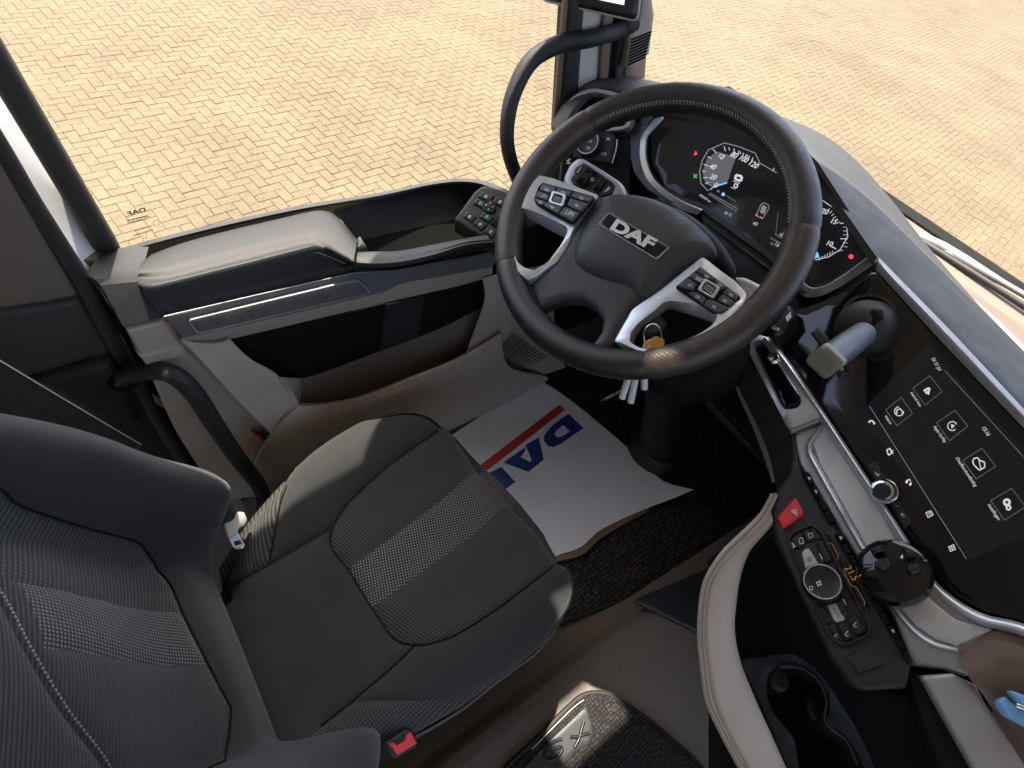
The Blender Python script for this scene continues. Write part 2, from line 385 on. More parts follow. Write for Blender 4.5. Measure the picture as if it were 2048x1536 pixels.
MAT = dict(
    black=mk('black_grained_plastic', (.017, .017, .0175), .55, spec=.35, bump=.35, bscale=1400, var=.12, vscale=9),
    blacks=mk('black_smooth_plastic', (.010, .010, .0105), .38, spec=.4, var=.1, vscale=12),
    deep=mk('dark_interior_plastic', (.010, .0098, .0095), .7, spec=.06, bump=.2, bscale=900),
    charcoal=mk('charcoal_dash_foam', (.040, .039, .037), .56, spec=.35, bump=.45, bscale=1100, bkind='vor', var=.1, vscale=5),
    taupe=mk('taupe_plastic', (.365, .318, .266), .5, bump=.25, bscale=1200, var=.07, vscale=5),
    brown=mk('brown_leather_grain', (.115, .072, .050), .5, bump=.5, bscale=650, bkind='vor', var=.08, vscale=8),
    grey=mk('grey_satin_plastic', (.125, .128, .135), .38, metal=.25, var=.06, vscale=8),
    greyins=mk('grey_brushed_insert', (.12, .12, .12), .34, metal=.35, var=.05, vscale=30),
    silver=mk('satin_silver', (.52, .545, .575), .36, metal=.72, var=.06, vscale=20),
    silverd=mk('satin_grey_metal', (.32, .32, .32), .42, metal=.5, var=.06, vscale=15),
    chrome=mk('chrome', (.7, .7, .7), .12, metal=1),
    gloss=mk('piano_black', (.006, .006, .007), .07, spec=.4),
    screen=mk('screen_glass', (.008, .008, .010), .08, spec=.25, emit=(.05, .05, .060), estr=.02),
    leather=mk('black_rim_leather', (.012, .0115, .011), .36, spec=.55, bump=.55, bscale=900, bkind='vor', var=.12, vscale=14),
    hubm=mk('black_hub_leather_grain', (.027, .027, .0275), .48, spec=.45, bump=.8, bscale=560, bkind='vor', var=.08, vscale=10),
    cloth=mk('charcoal_seat_cloth', (.027, .0275, .0285), .85, spec=.18, bump=.35, bscale=1300, var=.08, vscale=10, sheen=.2),
    white=mk('white_cab_paint', (.72, .73, .72), .25, coat=.4),
    rubber=mk('black_rubber_seal', (.018, .017, .017), .62, bump=.15, bscale=500),
    red=mk('red_button', (.50, .02, .03), .35, bump=.15, bscale=900),
    paper=mk('white_paper', (.84, .84, .85), .6, var=.03, vscale=7),
    pblue=mk('blue_print', (.015, .045, .22), .5), pred=mk('red_print', (.50, .045, .025), .5), kraft=mk('brown_paper_back', (.24, .15, .07), .7),
    carpet=mk('taupe_floor_covering', (.25, .215, .178), .8, bump=.9, bscale=330, bkind='vor', var=.12, vscale=9),
    amber=mk('amber_digits', (.1, .05, .0), .5, emit=(1, .55, .15), estr=.045),
    lit=mk('lit_white_symbols', (.3, .3, .3), .5, emit=(.9, .92, 1), estr=.12),
    dim=mk('dim_lit_lines', (.1, .1, .1), .5, emit=(.6, .65, .7), estr=.06),
    ledred=mk('lit_red_symbol', (.3, .0, .0), .5, emit=(1, .03, .05), estr=.5),
    ledgreen=mk('lit_green_symbol', (.0, .2, .0), .5, emit=(.1, .7, .12), estr=.14),
    ledblue=mk('lit_blue_symbol', (.0, .05, .2), .5, emit=(.2, .55, .95), estr=.22),
    ledyel=mk('lit_yellow_symbol', (.2, .2, .0), .5, emit=(.85, .8, .1), estr=.2),
    print=mk('white_key_print', (.62, .62, .60), .5), printd=mk('grey_key_print', (.28, .28, .28), .5),
    keyw=mk('pale_grey_key', (.42, .40, .36), .42), blue=mk('light_blue_plastic', (.16, .36, .62), .4, var=.1, vscale=40),
    brass=mk('brass', (.45, .27, .10), .3, metal=.9), clear=mk('frosted_clear_tube', (.62, .62, .62), .35),
    wred=mk('red_reflector', (.45, .02, .01), .25), sprint=mk('dark_glass_print', (.05, .05, .055), .6),
    beltm=weave('belt_webbing', (.022, .022, .023), (.04, .04, .04), (1, 0, 1), (1, 0, -1), .004, .004, 'ribs'),
    glass=glassy('window_glass', (.985, .985, .975), .5),
)
mb = MAT['greyins']
MAT['carpet'] = looped('pebbled_floor_covering', (.165, .140, .115), (.245, .212, .176), 300, .0016)
MAT['rib'] = weave('ribbed_seat_cloth', (.020, .021, .022), (.056, .058, .061), (.94, .35, 0), (-.35, .94, 0), .0046, .0046, 'mix', thr=.2)
MAT['rib2'] = weave('ribbed_side_cloth', (.020, .020, .020), (.062, .062, .060), (.75, -.45, .5), (1, 0, 0), .0050, .005, 'ribs', thr=.25)
MAT['mesh'] = weave('mesh_side_cloth', (.020, .020, .020), (.070, .070, .070), (.6, .75, .3), (.8, -.5, .5), .0058, .0058, 'dots', thr=.2)
MAT['dots'] = weave('dotted_seat_cloth', (.026, .026, .026), (.20, .20, .195), (.9, .45, 0), (-.45, .9, 0), .0064, .0064, 'dots', thr=.35)
MAT['brib'] = weave('ribbed_backrest_cloth', (.024, .024, .024), (.056, .056, .055), (-.4, .14, .91), (0, 1, 0), .0040, .0052, 'ribs', thr=.2)
MAT['bmix'] = weave('woven_backrest_cloth', (.024, .024, .024), (.062, .062, .061), (-.4, .3, .87), (.1, .9, -.3), .0052, .0056, 'mix', thr=.2)
MAT['bdots'] = weave('dotted_backrest_cloth', (.028, .028, .028), (.18, .178, .172), (-.28, .8, .5), (-.4, -.6, .75), .0060, .0060, 'dots', thr=.3)
# ------------------------------------------------------------ paved yard
GZ = -1.30
def paver_material():
    m = bpy.data.materials.new('sandy_concrete_paver'); m.use_nodes = True; t = m.node_tree; b = t.nodes['Principled BSDF']
    g = t.nodes.new('ShaderNodeNewGeometry'); L = t.links
    def noise(s, d, r=.6):
        x = t.nodes.new('ShaderNodeTexNoise'); x.inputs['Scale'].default_value = s; x.inputs['Detail'].default_value = d; x.inputs['Roughness'].default_value = r; L.new(g.outputs['Position'], x.inputs['Vector']); return x.outputs['Fac']
    a = noise(.9, 4); c = noise(75, 3, .75)
    r1 = t.nodes.new('ShaderNodeValToRGB'); r1.color_ramp.elements[0].position = .33; r1.color_ramp.elements[0].color = (.110, .085, .050, 1); r1.color_ramp.elements[1].position = .66; r1.color_ramp.elements[1].color = (.140, .110, .066, 1); L.new(a, r1.inputs[0])
    r2 = t.nodes.new('ShaderNodeValToRGB'); r2.color_ramp.elements[0].position = .36; r2.color_ramp.elements[0].color = (.74, .70, .65, 1); r2.color_ramp.elements[1].position = .62; r2.color_ramp.elements[1].color = (1.10, 1.09, 1.05, 1); L.new(c, r2.inputs[0])
    mx = t.nodes.new('ShaderNodeMix'); mx.data_type = 'RGBA'; mx.blend_type = 'MULTIPLY'; mx.inputs[0].default_value = 1; L.new(r1.outputs[0], mx.inputs[6]); L.new(r2.outputs[0], mx.inputs[7])
    s = noise(2.3, 2); r3 = t.nodes.new('ShaderNodeValToRGB'); r3.color_ramp.elements[0].position = .70; r3.color_ramp.elements[0].color = (1, 1, 1, 1); r3.color_ramp.elements[1].position = .78; r3.color_ramp.elements[1].color = (.82, .78, .76, 1); L.new(s, r3.inputs[0])
    m2 = t.nodes.new('ShaderNodeMix'); m2.data_type = 'RGBA'; m2.blend_type = 'MULTIPLY'; m2.inputs[0].default_value = 1; L.new(mx.outputs[2], m2.inputs[6]); L.new(r3.outputs[0], m2.inputs[7])
    at1 = t.nodes.new('ShaderNodeAttribute'); at1.attribute_name = 'tone'; at2 = t.nodes.new('ShaderNodeAttribute'); at2.attribute_name = 'joined'; oi = t.nodes.new('ShaderNodeObjectInfo')
    inv = t.nodes.new('ShaderNodeMath'); inv.operation = 'SUBTRACT'; inv.inputs[0].default_value = 1; L.new(at2.outputs['Fac'], inv.inputs[1])
    ml = t.nodes.new('ShaderNodeMath'); ml.operation = 'MULTIPLY_ADD'; L.new(oi.outputs['Random'], ml.inputs[0]); L.new(inv.outputs[0], ml.inputs[1]); L.new(at1.outputs['Fac'], ml.inputs[2])
    tr = t.nodes.new('ShaderNodeMapRange'); tr.inputs[3].default_value = .95; tr.inputs[4].default_value = 1.07; L.new(ml.outputs[0], tr.inputs[0])
    m3 = t.nodes.new('ShaderNodeMix'); m3.data_type = 'RGBA'; m3.blend_type = 'MULTIPLY'; m3.inputs[0].default_value = 1; L.new(m2.outputs[2], m3.inputs[6]); L.new(tr.outputs[0], m3.inputs[7])
    L.new(m3.outputs[2], b.inputs['Base Color']); b.inputs['Roughness'].default_value = .85; b.inputs['Specular IOR Level'].default_value = .3
    bp = t.nodes.new('ShaderNodeBump'); bp.inputs['Strength'].default_value = .5; bp.inputs['Distance'].default_value = .004; L.new(c, bp.inputs['Height']); L.new(bp.outputs[0], b.inputs['Normal'])
    return m
PAV = paver_material()
sand = mk('joint_sand', (.098, .075, .045), .95, bump=.5, bscale=120)
ground = newobj('paving', [(-40, -40, GZ - .006), (60, -40, GZ - .006), (60, 60, GZ - .006), (-40, 60, GZ - .006)], [(0, 1, 2, 3)], sand, smooth=False)
struct(ground)
PW = .078; GA = math.radians(7)
def paver_mesh(lx, ly):
    a, b, j, c = lx / 2, ly / 2, .0016, .0025; a -= j; b -= j
    v = [(-a, -b, -.02), (a, -b, -.02), (a, b, -.02), (-a, b, -.02), (-a, -b, -c), (a, -b, -c), (a, b, -c), (-a, b, -c), (-a + c, -b + c, 0), (a - c, -b + c, 0), (a - c, b - c, 0), (-a + c, b - c, 0)]
    f = [(8, 9, 10, 11)]
    for i in range(4):
        k = (i + 1) % 4; f += [(i, k, 4 + k, 4 + i), (4 + i, 4 + k, 8 + k, 8 + i)]
    return v, f
cells = []
ca, sa = math.cos(GA), math.sin(GA)
for i in range(-80, 270):
    for jj in range(-90, 220):
        k = (i - jj) % 4
        if k == 0: cx, cy, o = i + 1, jj + .5, 0
        elif k == 3: cx, cy, o = i + .5, jj + 1, 1
        else: continue
        x, y = cx * PW, cy * PW; X = 1.0 + ca * x - sa * y; Y = .5 + sa * x + ca * y
        if X < -4.5 or X > 26 or Y < .2 and X < 1.0 or Y > 18 or Y < -7: continue
        q = RC @ (np.array([X, Y, GZ]) - EYE)
        if q[2] < .5: continue
        u_, v_ = 1024 + F * q[0] / q[2], 768 + F * q[1] / q[2]
        if u_ < -350 or u_ > 2400 or v_ < -300 or v_ > 1000: continue
        vis = 20 < u_ < 2040 and 10 < v_ < 1000 and (v_ < 500 - .22 * (u_ - 240) if u_ < 1000 else v_ < 160 + max(0, u_ - 1600) * 1.0)
        cells.append((0 if vis else 1, q[2], X, Y, o))
cells.sort()
pm = []
for o in (0, 1):
    v, f = paver_mesh(2 * PW, PW) if o == 0 else paver_mesh(PW, 2 * PW)
    me = bpy.data.meshes.new('paver'); me.from_pydata(v, [], f); me.materials.append(PAV); pm.append((me, v, f))
rnd = random.Random(2)
for _, _, X, Y, o in cells[:300]:
    ob = bpy.data.objects.new('paver', pm[o][0]); col.objects.link(ob); ob.parent = ground
    ob.location = (X, Y, GZ + rnd.uniform(-.0015, .0015)); ob.rotation_euler = (rnd.uniform(-.004, .004), rnd.uniform(-.004, .004), GA + rnd.uniform(-.012, .012))
vs, fs = [], []
for _, _, X, Y, o in cells[300:]:
    k = len(vs); zz = GZ + rnd.uniform(-.0015, .0015); ga = GA + rnd.uniform(-.012, .012); c2, s2 = math.cos(ga), math.sin(ga)
    tx, ty = rnd.uniform(-.004, .004), rnd.uniform(-.004, .004)
    vs += [(X + c2 * a - s2 * b, Y + s2 * a + c2 * b, zz + c + a * ty + b * tx) for a, b, c in pm[o][1]]; fs += [tuple(q + k for q in f) for f in pm[o][2]]
rest = newobj('pavers', vs, fs, PAV, smooth=False); rest.parent = ground; rest['kind'] = 'stuff'
npf = len(pm[0][2]); tones = np.repeat(np.random.RandomState(5).rand(len(cells) - 300), npf)
ta = rest.data.attributes.new('tone', 'FLOAT', 'FACE'); ta.data.foreach_set('value', tones.astype(np.float32)); ja = rest.data.attributes.new('joined', 'FLOAT', 'FACE'); ja.data.foreach_set('value', np.ones(len(tones), np.float32))

# ------------------------------------------------------------ cab shell
headliner = mk('light_grey_headliner', (.74, .74, .735), .9)
# unseen roof; small hatch opening added and sized to throw a floor sun patch
def roof():
    z0, z1 = 1.93, 2.0; X0, X1, Y0, Y1 = -1.48, 1.02, -1.58, .86; hx0, hx1, hy0, hy1 = .47, .63, .585, .708
    v = []; f = []
    for z in (z0, z1):
        v += [(X0, Y0, z), (X1, Y0, z), (X1, Y1, z), (X0, Y1, z), (hx0, hy0, z), (hx1, hy0, z), (hx1, hy1, z), (hx0, hy1, z)]
    for k in range(4):
        j = (k + 1) % 4
        f += [(k, j, 4 + j, 4 + k), (8 + k, 12 + k, 12 + j, 8 + j), (k, 8 + k, 8 + j, j), (4 + k, 4 + j, 12 + j, 12 + k)]
    return bmfix(newobj('cab_roof', v, f, headliner, smooth=False))
struct(roof())
WTOP = 1.40
hd = [(-1.45, .765, 1.46), (.28, .765, 1.40), (.42, .765, 1.03), (1.05, .765, 1.03), (1.05, .765, 1.93), (-1.45, .765, 1.93)]  # unseen header, its front dropped low to block sun from the paper mat
struct(bmfix(newobj('side_header_sun_block', hd + [(a, .84, c) for a, b, c in hd], [(0, 1, 2, 3, 4, 5), (6, 7, 8, 9, 10, 11)] + [(i, (i + 1) % 6, 6 + (i + 1) % 6, 6 + i) for i in range(6)], headliner, smooth=False)))
struct(boxw('cab_rear_wall', (-1.48, -1.55, .0), (-1.45, .84, 1.93), headliner))
struct(boxw('cab_rear_side_wall', (-1.45, .76, -.35), (-.02, .83, .68), MAT['deep']))
struct(boxw('cab_rear_side_panel', (-1.45, .84, .68), (-.30, .86, 1.46), headliner))
struct(boxw('cab_far_side_header', (-1.45, -1.58, 1.62), (1.2, -1.55, 1.93), headliner))
struct(boxw('windscreen_header', (.99, -1.55, 1.62), (1.05, .70, 1.93), headliner))

# floor, raised tunnel and firewall
def cab_floor():
    fl = sheet('cab_floor', [
        [(-.7, .80, 0), (.3, .80, 0), (1.3, .80, 0)], [(-.7, .40, 0), (.3, .40, 0), (1.3, .40, 0)], [(-.7, .06, 0), (.3, .065, 0), (1.3, .0, 0)],
        [(-.7, .028, .022), (.3, .03, .022), (1.3, -.03, .022)], [(-.7, .012, .03), (.3, .012, .03), (1.3, -.05, .03)], [(-.7, -.012, .072), (.3, -.008, .072), (1.3, -.07, .072)],
        [(-.7, -.04, .084), (.3, -.036, .084), (1.3, -.1, .084)], [(-.7, -.5, .085), (.3, -.5, .085), (1.3, -.5, .085)], [(-.7, -1.2, .085), (.3, -1.2, .085), (1.3, -1.2, .085)]],
        MAT['carpet'], n=60, sub=4, thick=.02, smooth_rows=False, angle=70)
    struct(fl); return fl
cab_floor()
struct(boxw('cab_side_wall', (.86, .79, -.35), (1.36, .83, .745), MAT['deep']))
fw = boxw('firewall', (1.33, -1.25, -.1), (1.37, .80, .765), MAT['deep']); struct(fw)

# front corner pillar
pil = thing('corner_pillar', 'front corner pillar beside the steering wheel with cream, bronze and black trim strips', 'pillar', (.9, .8, .6))
Y8 = YP(.80)
def post(name, xt0, xt1, xb0, xb1, yb, mat, off=0, skirt=.03, yt=-330):
    # edges given at y=0 and y=yb, carried on upwards out of the picture
    k0 = (xt0 - xb0) / (0 - yb); k1 = (xt1 - xb1) / (0 - yb)
    return pillow(name, [(xt0 + k0 * yt, yt), (xt1 + k1 * yt, yt), (xb1, yb), (xb0, yb)], Y8, mat, pil, h=.004, r=.004, skirt=skirt if name != 'door_seal_edge' else .004, off=off)
bronze = mk('bronze_trim', (.20, .145, .105), .5)
cream = mk('cream_frame_paint', (.55, .52, .44), .5)
post('door_seal_edge', 1127, 1137, 1104, 1116, 260, bronze, 0)
post('rubber_seal', 1134, 1163, 1116, 1146, 260, MAT['rubber'], .006)
post('painted_frame', 1160, 1203, 1140, 1190, 230, cream, 0)
post('trim_bead', 1201, 1222, 1189, 1206, 200, bronze, .008)
post('dark_channel', 1220, 1260, 1204, 1252, 200, MAT['rubber'], .002)
post('inner_cover', 1232, 1243, 1213, 1228, 200, MAT['charcoal'], .014)
post('outer_cover', 1258, 1296, 1240, 1283, 200, bronze, .004)
HV = PL(on(1280, 70, YP(.765)), (-.35, -.93, .15))
box_ = pillow('pillar_vent', [(1283, -260), (1316, -260), (1303, 0), (1307, 30), (1297, 107), (1272, 130), (1268, 140), (1250, 136), (1255, 72), (1276, 31), (1278, 0)], HV, MAT['taupe'], pil, h=.006, r=.006, skirt=.035)
for i in range(9):
    f = i / 8
    p, q = on(1259 - 6 * f, 78 + 50 * f, HV), on(1300 - 12 * f, 62 + 50 * f, HV)
    t = tube('vent_slot', [p + HV[1] * .0055, q + HV[1] * .0055], .0022, MAT['deep'], box_, n=2, m=6)

# grab handle on that pillar
gh = thing('grab_handle', 'curved black grab handle bent around the front corner pillar', 'handle', at(1025, 350, 1.04))
pts = [at(1262, 46, 1.02), at(1235, 62, 1.02), at(1185, 76, 1.0), at(1120, 88, .985), at(1062, 122, .98), at(1026, 190, .985), at(1014, 260, 1.0), at(1020, 315, 1.03), at(1042, 375, 1.10), at(1060, 420, 1.16)]
tube('handle_bar', pts, [.0135, .0145, .0155, .0155, .0150, .0140, .0130, .0130, .0135, .0135], MAT['black'], gh, n=70, m=16)
lathe('end_socket', pts[0], pts[0] - pts[1], [(.0138, -.012), (.0165, -.004), (.0165, .008), (.012, .012)], MAT['charcoal'], gh, m=20)

# camera monitor above it
MP = PL(at(1200, -20, .93), (-.72, -.62, .15))
mo = thing('camera_monitor', 'black camera monitor with rounded corner mounted above the curved grab handle', 'monitor', at(1200, -60, .94))
pillow('housing', [(1110, -260), (1300, -240), (1279, 0), (1276, 30), (1268, 40), (1090, 0), (1086, -12)], MP, MAT['blacks'], mo, h=.006, r=.008, skirt=.028, corner=.006)
scr = pillow('display', [(1130, -230), (1268, -215), (1252, 8), (1200, -2), (1120, -22)], MP, MAT['gloss'], mo, h=.001, r=.001, skirt=.001, off=.0065)
flat('picture', [[(1150, -210), (1262, -200), (1249, 9), (1201, -1), (1140, -18)]], MP, mk('camera_picture', (.1, .1, .1), .3, emit=(.55, .48, .62), estr=.45, var=.3, vscale=60), scr, off=.0085)
tube('rim', ons([(1088, -8), (1094, 2), (1180, 21), (1264, 39), (1273, 36), (1277, 20), (1283, -60)], MP), .0022, MAT['keyw'], mo, n=40, m=8)

# windscreen, its sill and the wiper outside
WX = PL(on(1840, 468, ZP(.79)), (-.97, -.04, .20))
wsp = lambda px: ons(px, WX)
ws = thing('windscreen', 'clear windscreen pane in front of the dashboard top', 'windscreen', (1.22, 0, .78))
gl = [(1.235, .66, .775), (1.235, -1.1, .775), (1.08, -1.1, 1.66), (1.08, .66, 1.66)]
def pane(name, q, th, parent):
    q = np.array(q, float); n = np.cross(q[1] - q[0], q[3] - q[0]); n /= np.linalg.norm(n)
    v = list(q) + list(q + n * th)
    return bmfix(newobj(name, v, [(0, 1, 2, 3), (4, 5, 6, 7), (0, 1, 5, 4), (1, 2, 6, 5), (2, 3, 7, 6), (3, 0, 4, 7)], MAT['glass'], parent, smooth=False))
pane('pane', gl, .005, ws)
wp = thing('windscreen_wiper', 'grey windscreen wiper arm and blade lying along the foot of the windscreen', 'wiper', on(1900, 505, XP(1.27)))
WPX = XP(1.275)
tube('blade', ons([(1838, 480), (1875, 503), (1960, 556), (2048, 612), (2200, 708)], WPX), .0065, MAT['rubber'], wp, n=24, m=8)
tube('arm', ons([(1838, 474), (1880, 492), (1920, 517), (2048, 590), (2200, 680)], XP(1.29)), [.010, .012, .006, .006, .006], mk('grey_wiper_paint', (.30, .31, .31), .45, metal=.3), wp, n=24, m=8)
pillow('arm_joint', [(1858, 482), (1905, 502), (1925, 520), (1915, 532), (1868, 505)], XP(1.285), mk('pale_wiper_joint', (.5, .5, .48), .4), wp, h=.006, r=.004, skirt=.006)

# rear door post: white body edge, seals and trim
rp = thing('rear_door_post', 'rear door post with white painted edge, rubber seals and dark trim panels', 'pillar', (-.1, .75, 0))
pillow('painted_edge', [(-260, -260), (-120, -20), (0, 180), (196, 505), (190, 548), (150, 548), (0, 300), (-260, -150)], PL(on(100, 380, YP(.82)), (.72, -.62, .30)), MAT['white'], rp, h=.003, r=.003, skirt=.02)
tube('door_seal', ons([(-200, -10), (-100, 140), (0, 298), (60, 400), (124, 500), (176, 583), (230, 690), (265, 748), (330, 858), (400, 965), (470, 1075)], YP(.715)), [.010, .010, .011, .012, .013, .014, .015, .015, .015, .015], MAT['rubber'], rp, n=60, m=12)
tube('metal_edge', ons([(170, 556), (214, 632), (275, 744), (330, 842), (400, 958), (470, 1070)], YP(.745)), .005, mk('bare_painted_edge', (.50, .50, .47), .4), rp, n=40, m=8)
cardb = mk('brown_carpet_trim', (.13, .106, .085), .9, bump=.6, bscale=600)
Y7 = YP(.715)
pillow('upper_trim', [(-250, -60), (-130, 120), (0, 303), (52, 392), (108, 500), (156, 588), (0, 611), (-250, 650)], Y7, cardb, rp, h=.010, r=.012, skirt=.01)
pillow('middle_trim', [(-250, 654), (0, 616), (157, 593), (221, 698), (58, 747), (-250, 850)], Y7, MAT['charcoal'], rp, h=.008, r=.008, skirt=.01)
pillow('lower_trim', [(-250, 855), (58, 750), (222, 701), (262, 760), (330, 872), (420, 1010), (420, 1200), (-250, 1200)], Y7, MAT['black'], rp, h=.004, r=.004, skirt=.01)
pillow('rail_mount', [(62, 750), (218, 705), (246, 752), (280, 832), (205, 834), (120, 782)], Y7, MAT['black'], rp, h=.016, r=.012, skirt=.004, off=.004)

gr = thing('entry_rail', 'black bent tube entry rail between the rear door post and the seat', 'rail', (.05, .60, 0))
tube('rail_tube', [on(238, 757, YP(.70)), on(262, 748, YP(.685)), on(305, 741, YP(.655)), on(348, 750, YP(.635)), on(390, 788, YP(.62)), on(430, 850, YP(.61)), on(475, 915, YP(.605)), on(512, 962, YP(.60)), on(526, 990, YP(.60)), on(532, 1040, YP(.60)), (.055, .60, .0)], .0145, MAT['black'], gr, n=70, m=16)
lathe('socket', on(247, 756, YP(.70)), (0.05, 1, .15), [(.019, -.012), (.022, -.004), (.022, .012), (.018, .016)], MAT['deep'], gr, m=20)

# ------------------------------------------------------------ driver's door
dr = thing('cab_door', 'truck cab door with black padded armrest, grey trim strip and taupe storage pocket', 'door', (.45, .72, 0))
boxw('door_core', (-.005, .705, -.12), (.90, .792, .56), MAT['deep'], dr)
sheet('belt_rail', [([(236, 498), (330, 472), (460, 441), (600, 411), (760, 385), (862, 363), (930, 357), (985, 367), (1060, 402)], ZP(.69)),
                    ([(240, 506), (330, 480), (460, 448), (600, 418), (760, 391), (862, 369), (928, 363), (978, 373), (1050, 410)], ZP(.695)),
                    ([(262, 540), (340, 497), (468, 466), (610, 433), (762, 400), (862, 374), (924, 368), (970, 380), (1040, 418)], ZP(.66)), ([(290, 560), (350, 520), (480, 485), (620, 450), (770, 425), (870, 400), (930, 390), (980, 400), (1040, 440)], ZP(.63))], MAT['charcoal'], dr, n=60, sub=3, thick=.006, smooth_rows=False)
sheet('rear_cap', [([(199, 516), (238, 503), (300, 500)], ZP(.69)), ([(178, 556), (190, 566), (284, 560)], ZP(.692)), ([(194, 574), (200, 576), (284, 568)], YP(.700)), ([(246, 652), (285, 643), (323, 634)], YP(.668))], MAT['black'], dr, n=16, sub=4, thick=.006, smooth_rows=False, angle=30)
sheet('cap_side', [([(176, 556), (193, 573), (246, 651)], YP(.70)), ([(170, 560), (186, 590), (240, 668)], YP(.74))], MAT['black'], dr, n=12, thick=.004, smooth_rows=False)
ap = sheet('armrest_pad', [
    ([(286, 519), (290, 514), (311, 505), (369, 484), (458, 460), (560, 436), (628, 421), (656, 423), (678, 437), (716, 482)], ZP(.682)),
    ([(281, 528), (290, 522), (316, 510), (372, 489), (460, 466), (561, 442), (626, 427), (652, 429), (674, 443), (713, 488)], ZP(.70)),
    ([(277, 545), (296, 540), (330, 534), (395, 516), (480, 494), (570, 472), (622, 460), (645, 463), (668, 477), (710, 506)], ZP(.706)),
    ([(276, 557), (303, 560), (345, 556), (420, 537), (520, 512), (598, 492), (628, 487), (650, 494), (680, 512), (706, 526)], ZP(.702)),
    ([(278, 566), (304, 570), (346, 563), (420, 545), (521, 520), (600, 500), (630, 495), (652, 502), (681, 517), (706, 528)], YP(.674)),
    ([(286, 584), (310, 603), (330, 609), (402, 594), (492, 573), (560, 558), (620, 546), (660, 538), (690, 533), (707, 530)], YP(.668))],
    mk('black_armrest_leather', (.019, .0186, .0175), .60, spec=.4, bump=.35, bscale=420, bkind='vor'), dr, n=70, sub=5, thick=.006, angle=60)
tube('stitch_seam', ons([(290, 572), (330, 575), (420, 556), (520, 530), (600, 510), (630, 505), (652, 511), (690, 527)], YP(.6725)), .0009, MAT['printd'], ap, n=60, m=5)
sheet('side_band', [([(270, 566), (311, 606), (330, 609), (402, 594), (492, 573), (640, 541), (707, 528), (810, 528), (930, 490), (1000, 480)], YP(.672)),
                    ([(323, 634), (330, 632), (360, 625), (420, 611), (492, 594), (663, 555), (711, 545), (798, 540), (871, 526), (1000, 503)], YP(.664))], MAT['black'], dr, n=60, thick=.006, smooth_rows=False)
pillow('door_edge', [(150, 520), (235, 515), (330, 660), (400, 800), (460, 990), (440, 1060), (300, 860), (215, 690)], YP(.775), mk('dark_door_edge', (.05, .045, .04), .6), dr, h=.004, r=.004, skirt=.02)
# storage tray between pad and switches
sheet('tray_wall', [([(676, 428), (760, 396), (862, 371), (930, 365), (975, 377), (1010, 395)], ZP(.67)), ([(714, 482), (800, 463), (905, 441), (960, 420), (1000, 425), (1030, 440)], ZP(.625))], MAT['black'], dr, n=40, thick=.004, smooth_rows=False)
sheet('tray_floor', [([(712, 480), (800, 462), (905, 440), (960, 420)], ZP(.626)), ([(712, 512), (800, 505), (915, 482), (970, 470)], ZP(.60))], MAT['deep'], dr, n=20, thick=.003, smooth_rows=False)  # near-black material puts the tray's shade into the colour
sheet('pull_handle', [([(716, 503), (760, 503), (800, 501), (860, 490), (920, 478), (975, 466)], ZP(.665)), ([(714, 506), (760, 506), (800, 504), (860, 493), (920, 481), (975, 469)], ZP(.687)),
    ([(709, 520), (760, 521), (805, 517), (865, 505), (925, 490), (980, 480)], ZP(.690)), ([(706, 528), (750, 531), (810, 526), (870, 512), (930, 491), (988, 486)], ZP(.682)), ([(706, 532), (750, 535), (810, 531), (870, 517), (932, 496), (988, 491)], YP(.676))], MAT['charcoal'], dr, n=40, sub=4, thick=.005)
pillow('pad_end', [(714, 482), (722, 478), (735, 500), (716, 506), (708, 520)], ZP(.675), MAT['charcoal'], dr, h=.012, r=.008, skirt=.04)
sheet('trim_strip', [([(328, 633), (492, 595), (663, 556), (711, 546), (765, 543), (798, 540), (871, 526), (1000, 503)], YP(.660)),
    ([(330, 636), (492, 597), (664, 558), (712, 548), (766, 545), (799, 542), (872, 528), (1000, 505)], YP(.655)),
    ([(369, 676), (423, 664), (600, 624), (735, 592), (770, 583), (807, 566), (880, 553), (985, 534)], YP(.648))], MAT['grey'], dr, n=70, sub=3, thick=.008, smooth_rows=False)
tube('trim_edge', ons([(328, 633), (492, 595), (663, 556), (711, 546), (765, 543), (798, 540), (871, 526), (1000, 503)], YP(.655)), .0010, MAT['silverd'], dr, n=70, m=6)
SI = PL(on(560, 610, YP(.650)), np.cross(on(711, 557, YP(.6515)) - on(376, 637, YP(.6515)), on(393, 664, YP(.6475)) - on(376, 637, YP(.6515))))
if SI[1] @ (EYE - SI[0]) < 0: SI = PL(SI[0], -SI[1])
ins = pillow('trim_insert', [(376, 637), (700, 560), (714, 558), (738, 583), (400, 661), (391, 659)], SI, MAT['greyins'], dr, h=.0012, r=.0015, skirt=.004, off=.0045, corner=.004)
frame('insert_border', [(374, 637), (700, 558), (715, 556), (741, 583), (400, 664), (389, 661)], [(378, 637), (700, 562), (713, 560), (735, 582), (400, 659), (393, 657)], SI, MAT['silverd'], ins, h=.0055, skirt=.002, n=90, smooth=False)
sheet('lower_lip', [([(366, 678), (423, 665), (600, 625), (735, 593), (770, 584), (807, 567), (880, 554), (985, 535)], YP(.648)), ([(400, 686), (424, 686), (461, 678), (663, 631), (760, 607), (850, 587), (920, 571), (985, 553)], YP(.668))], MAT['taupe'], dr, n=60, thick=.006, smooth_rows=False)
pillow('end_block', [(249, 655), (324, 636), (369, 695), (287, 719)], YP(.668), MAT['taupe'], dr, h=.008, r=.004, skirt=.03, corner=.003)
pillow('end_block_foot', [(270, 700), (364, 678), (370, 697), (366, 702), (288, 722)], YP(.668), MAT['taupe'], dr, h=.012, r=.004, skirt=.03)
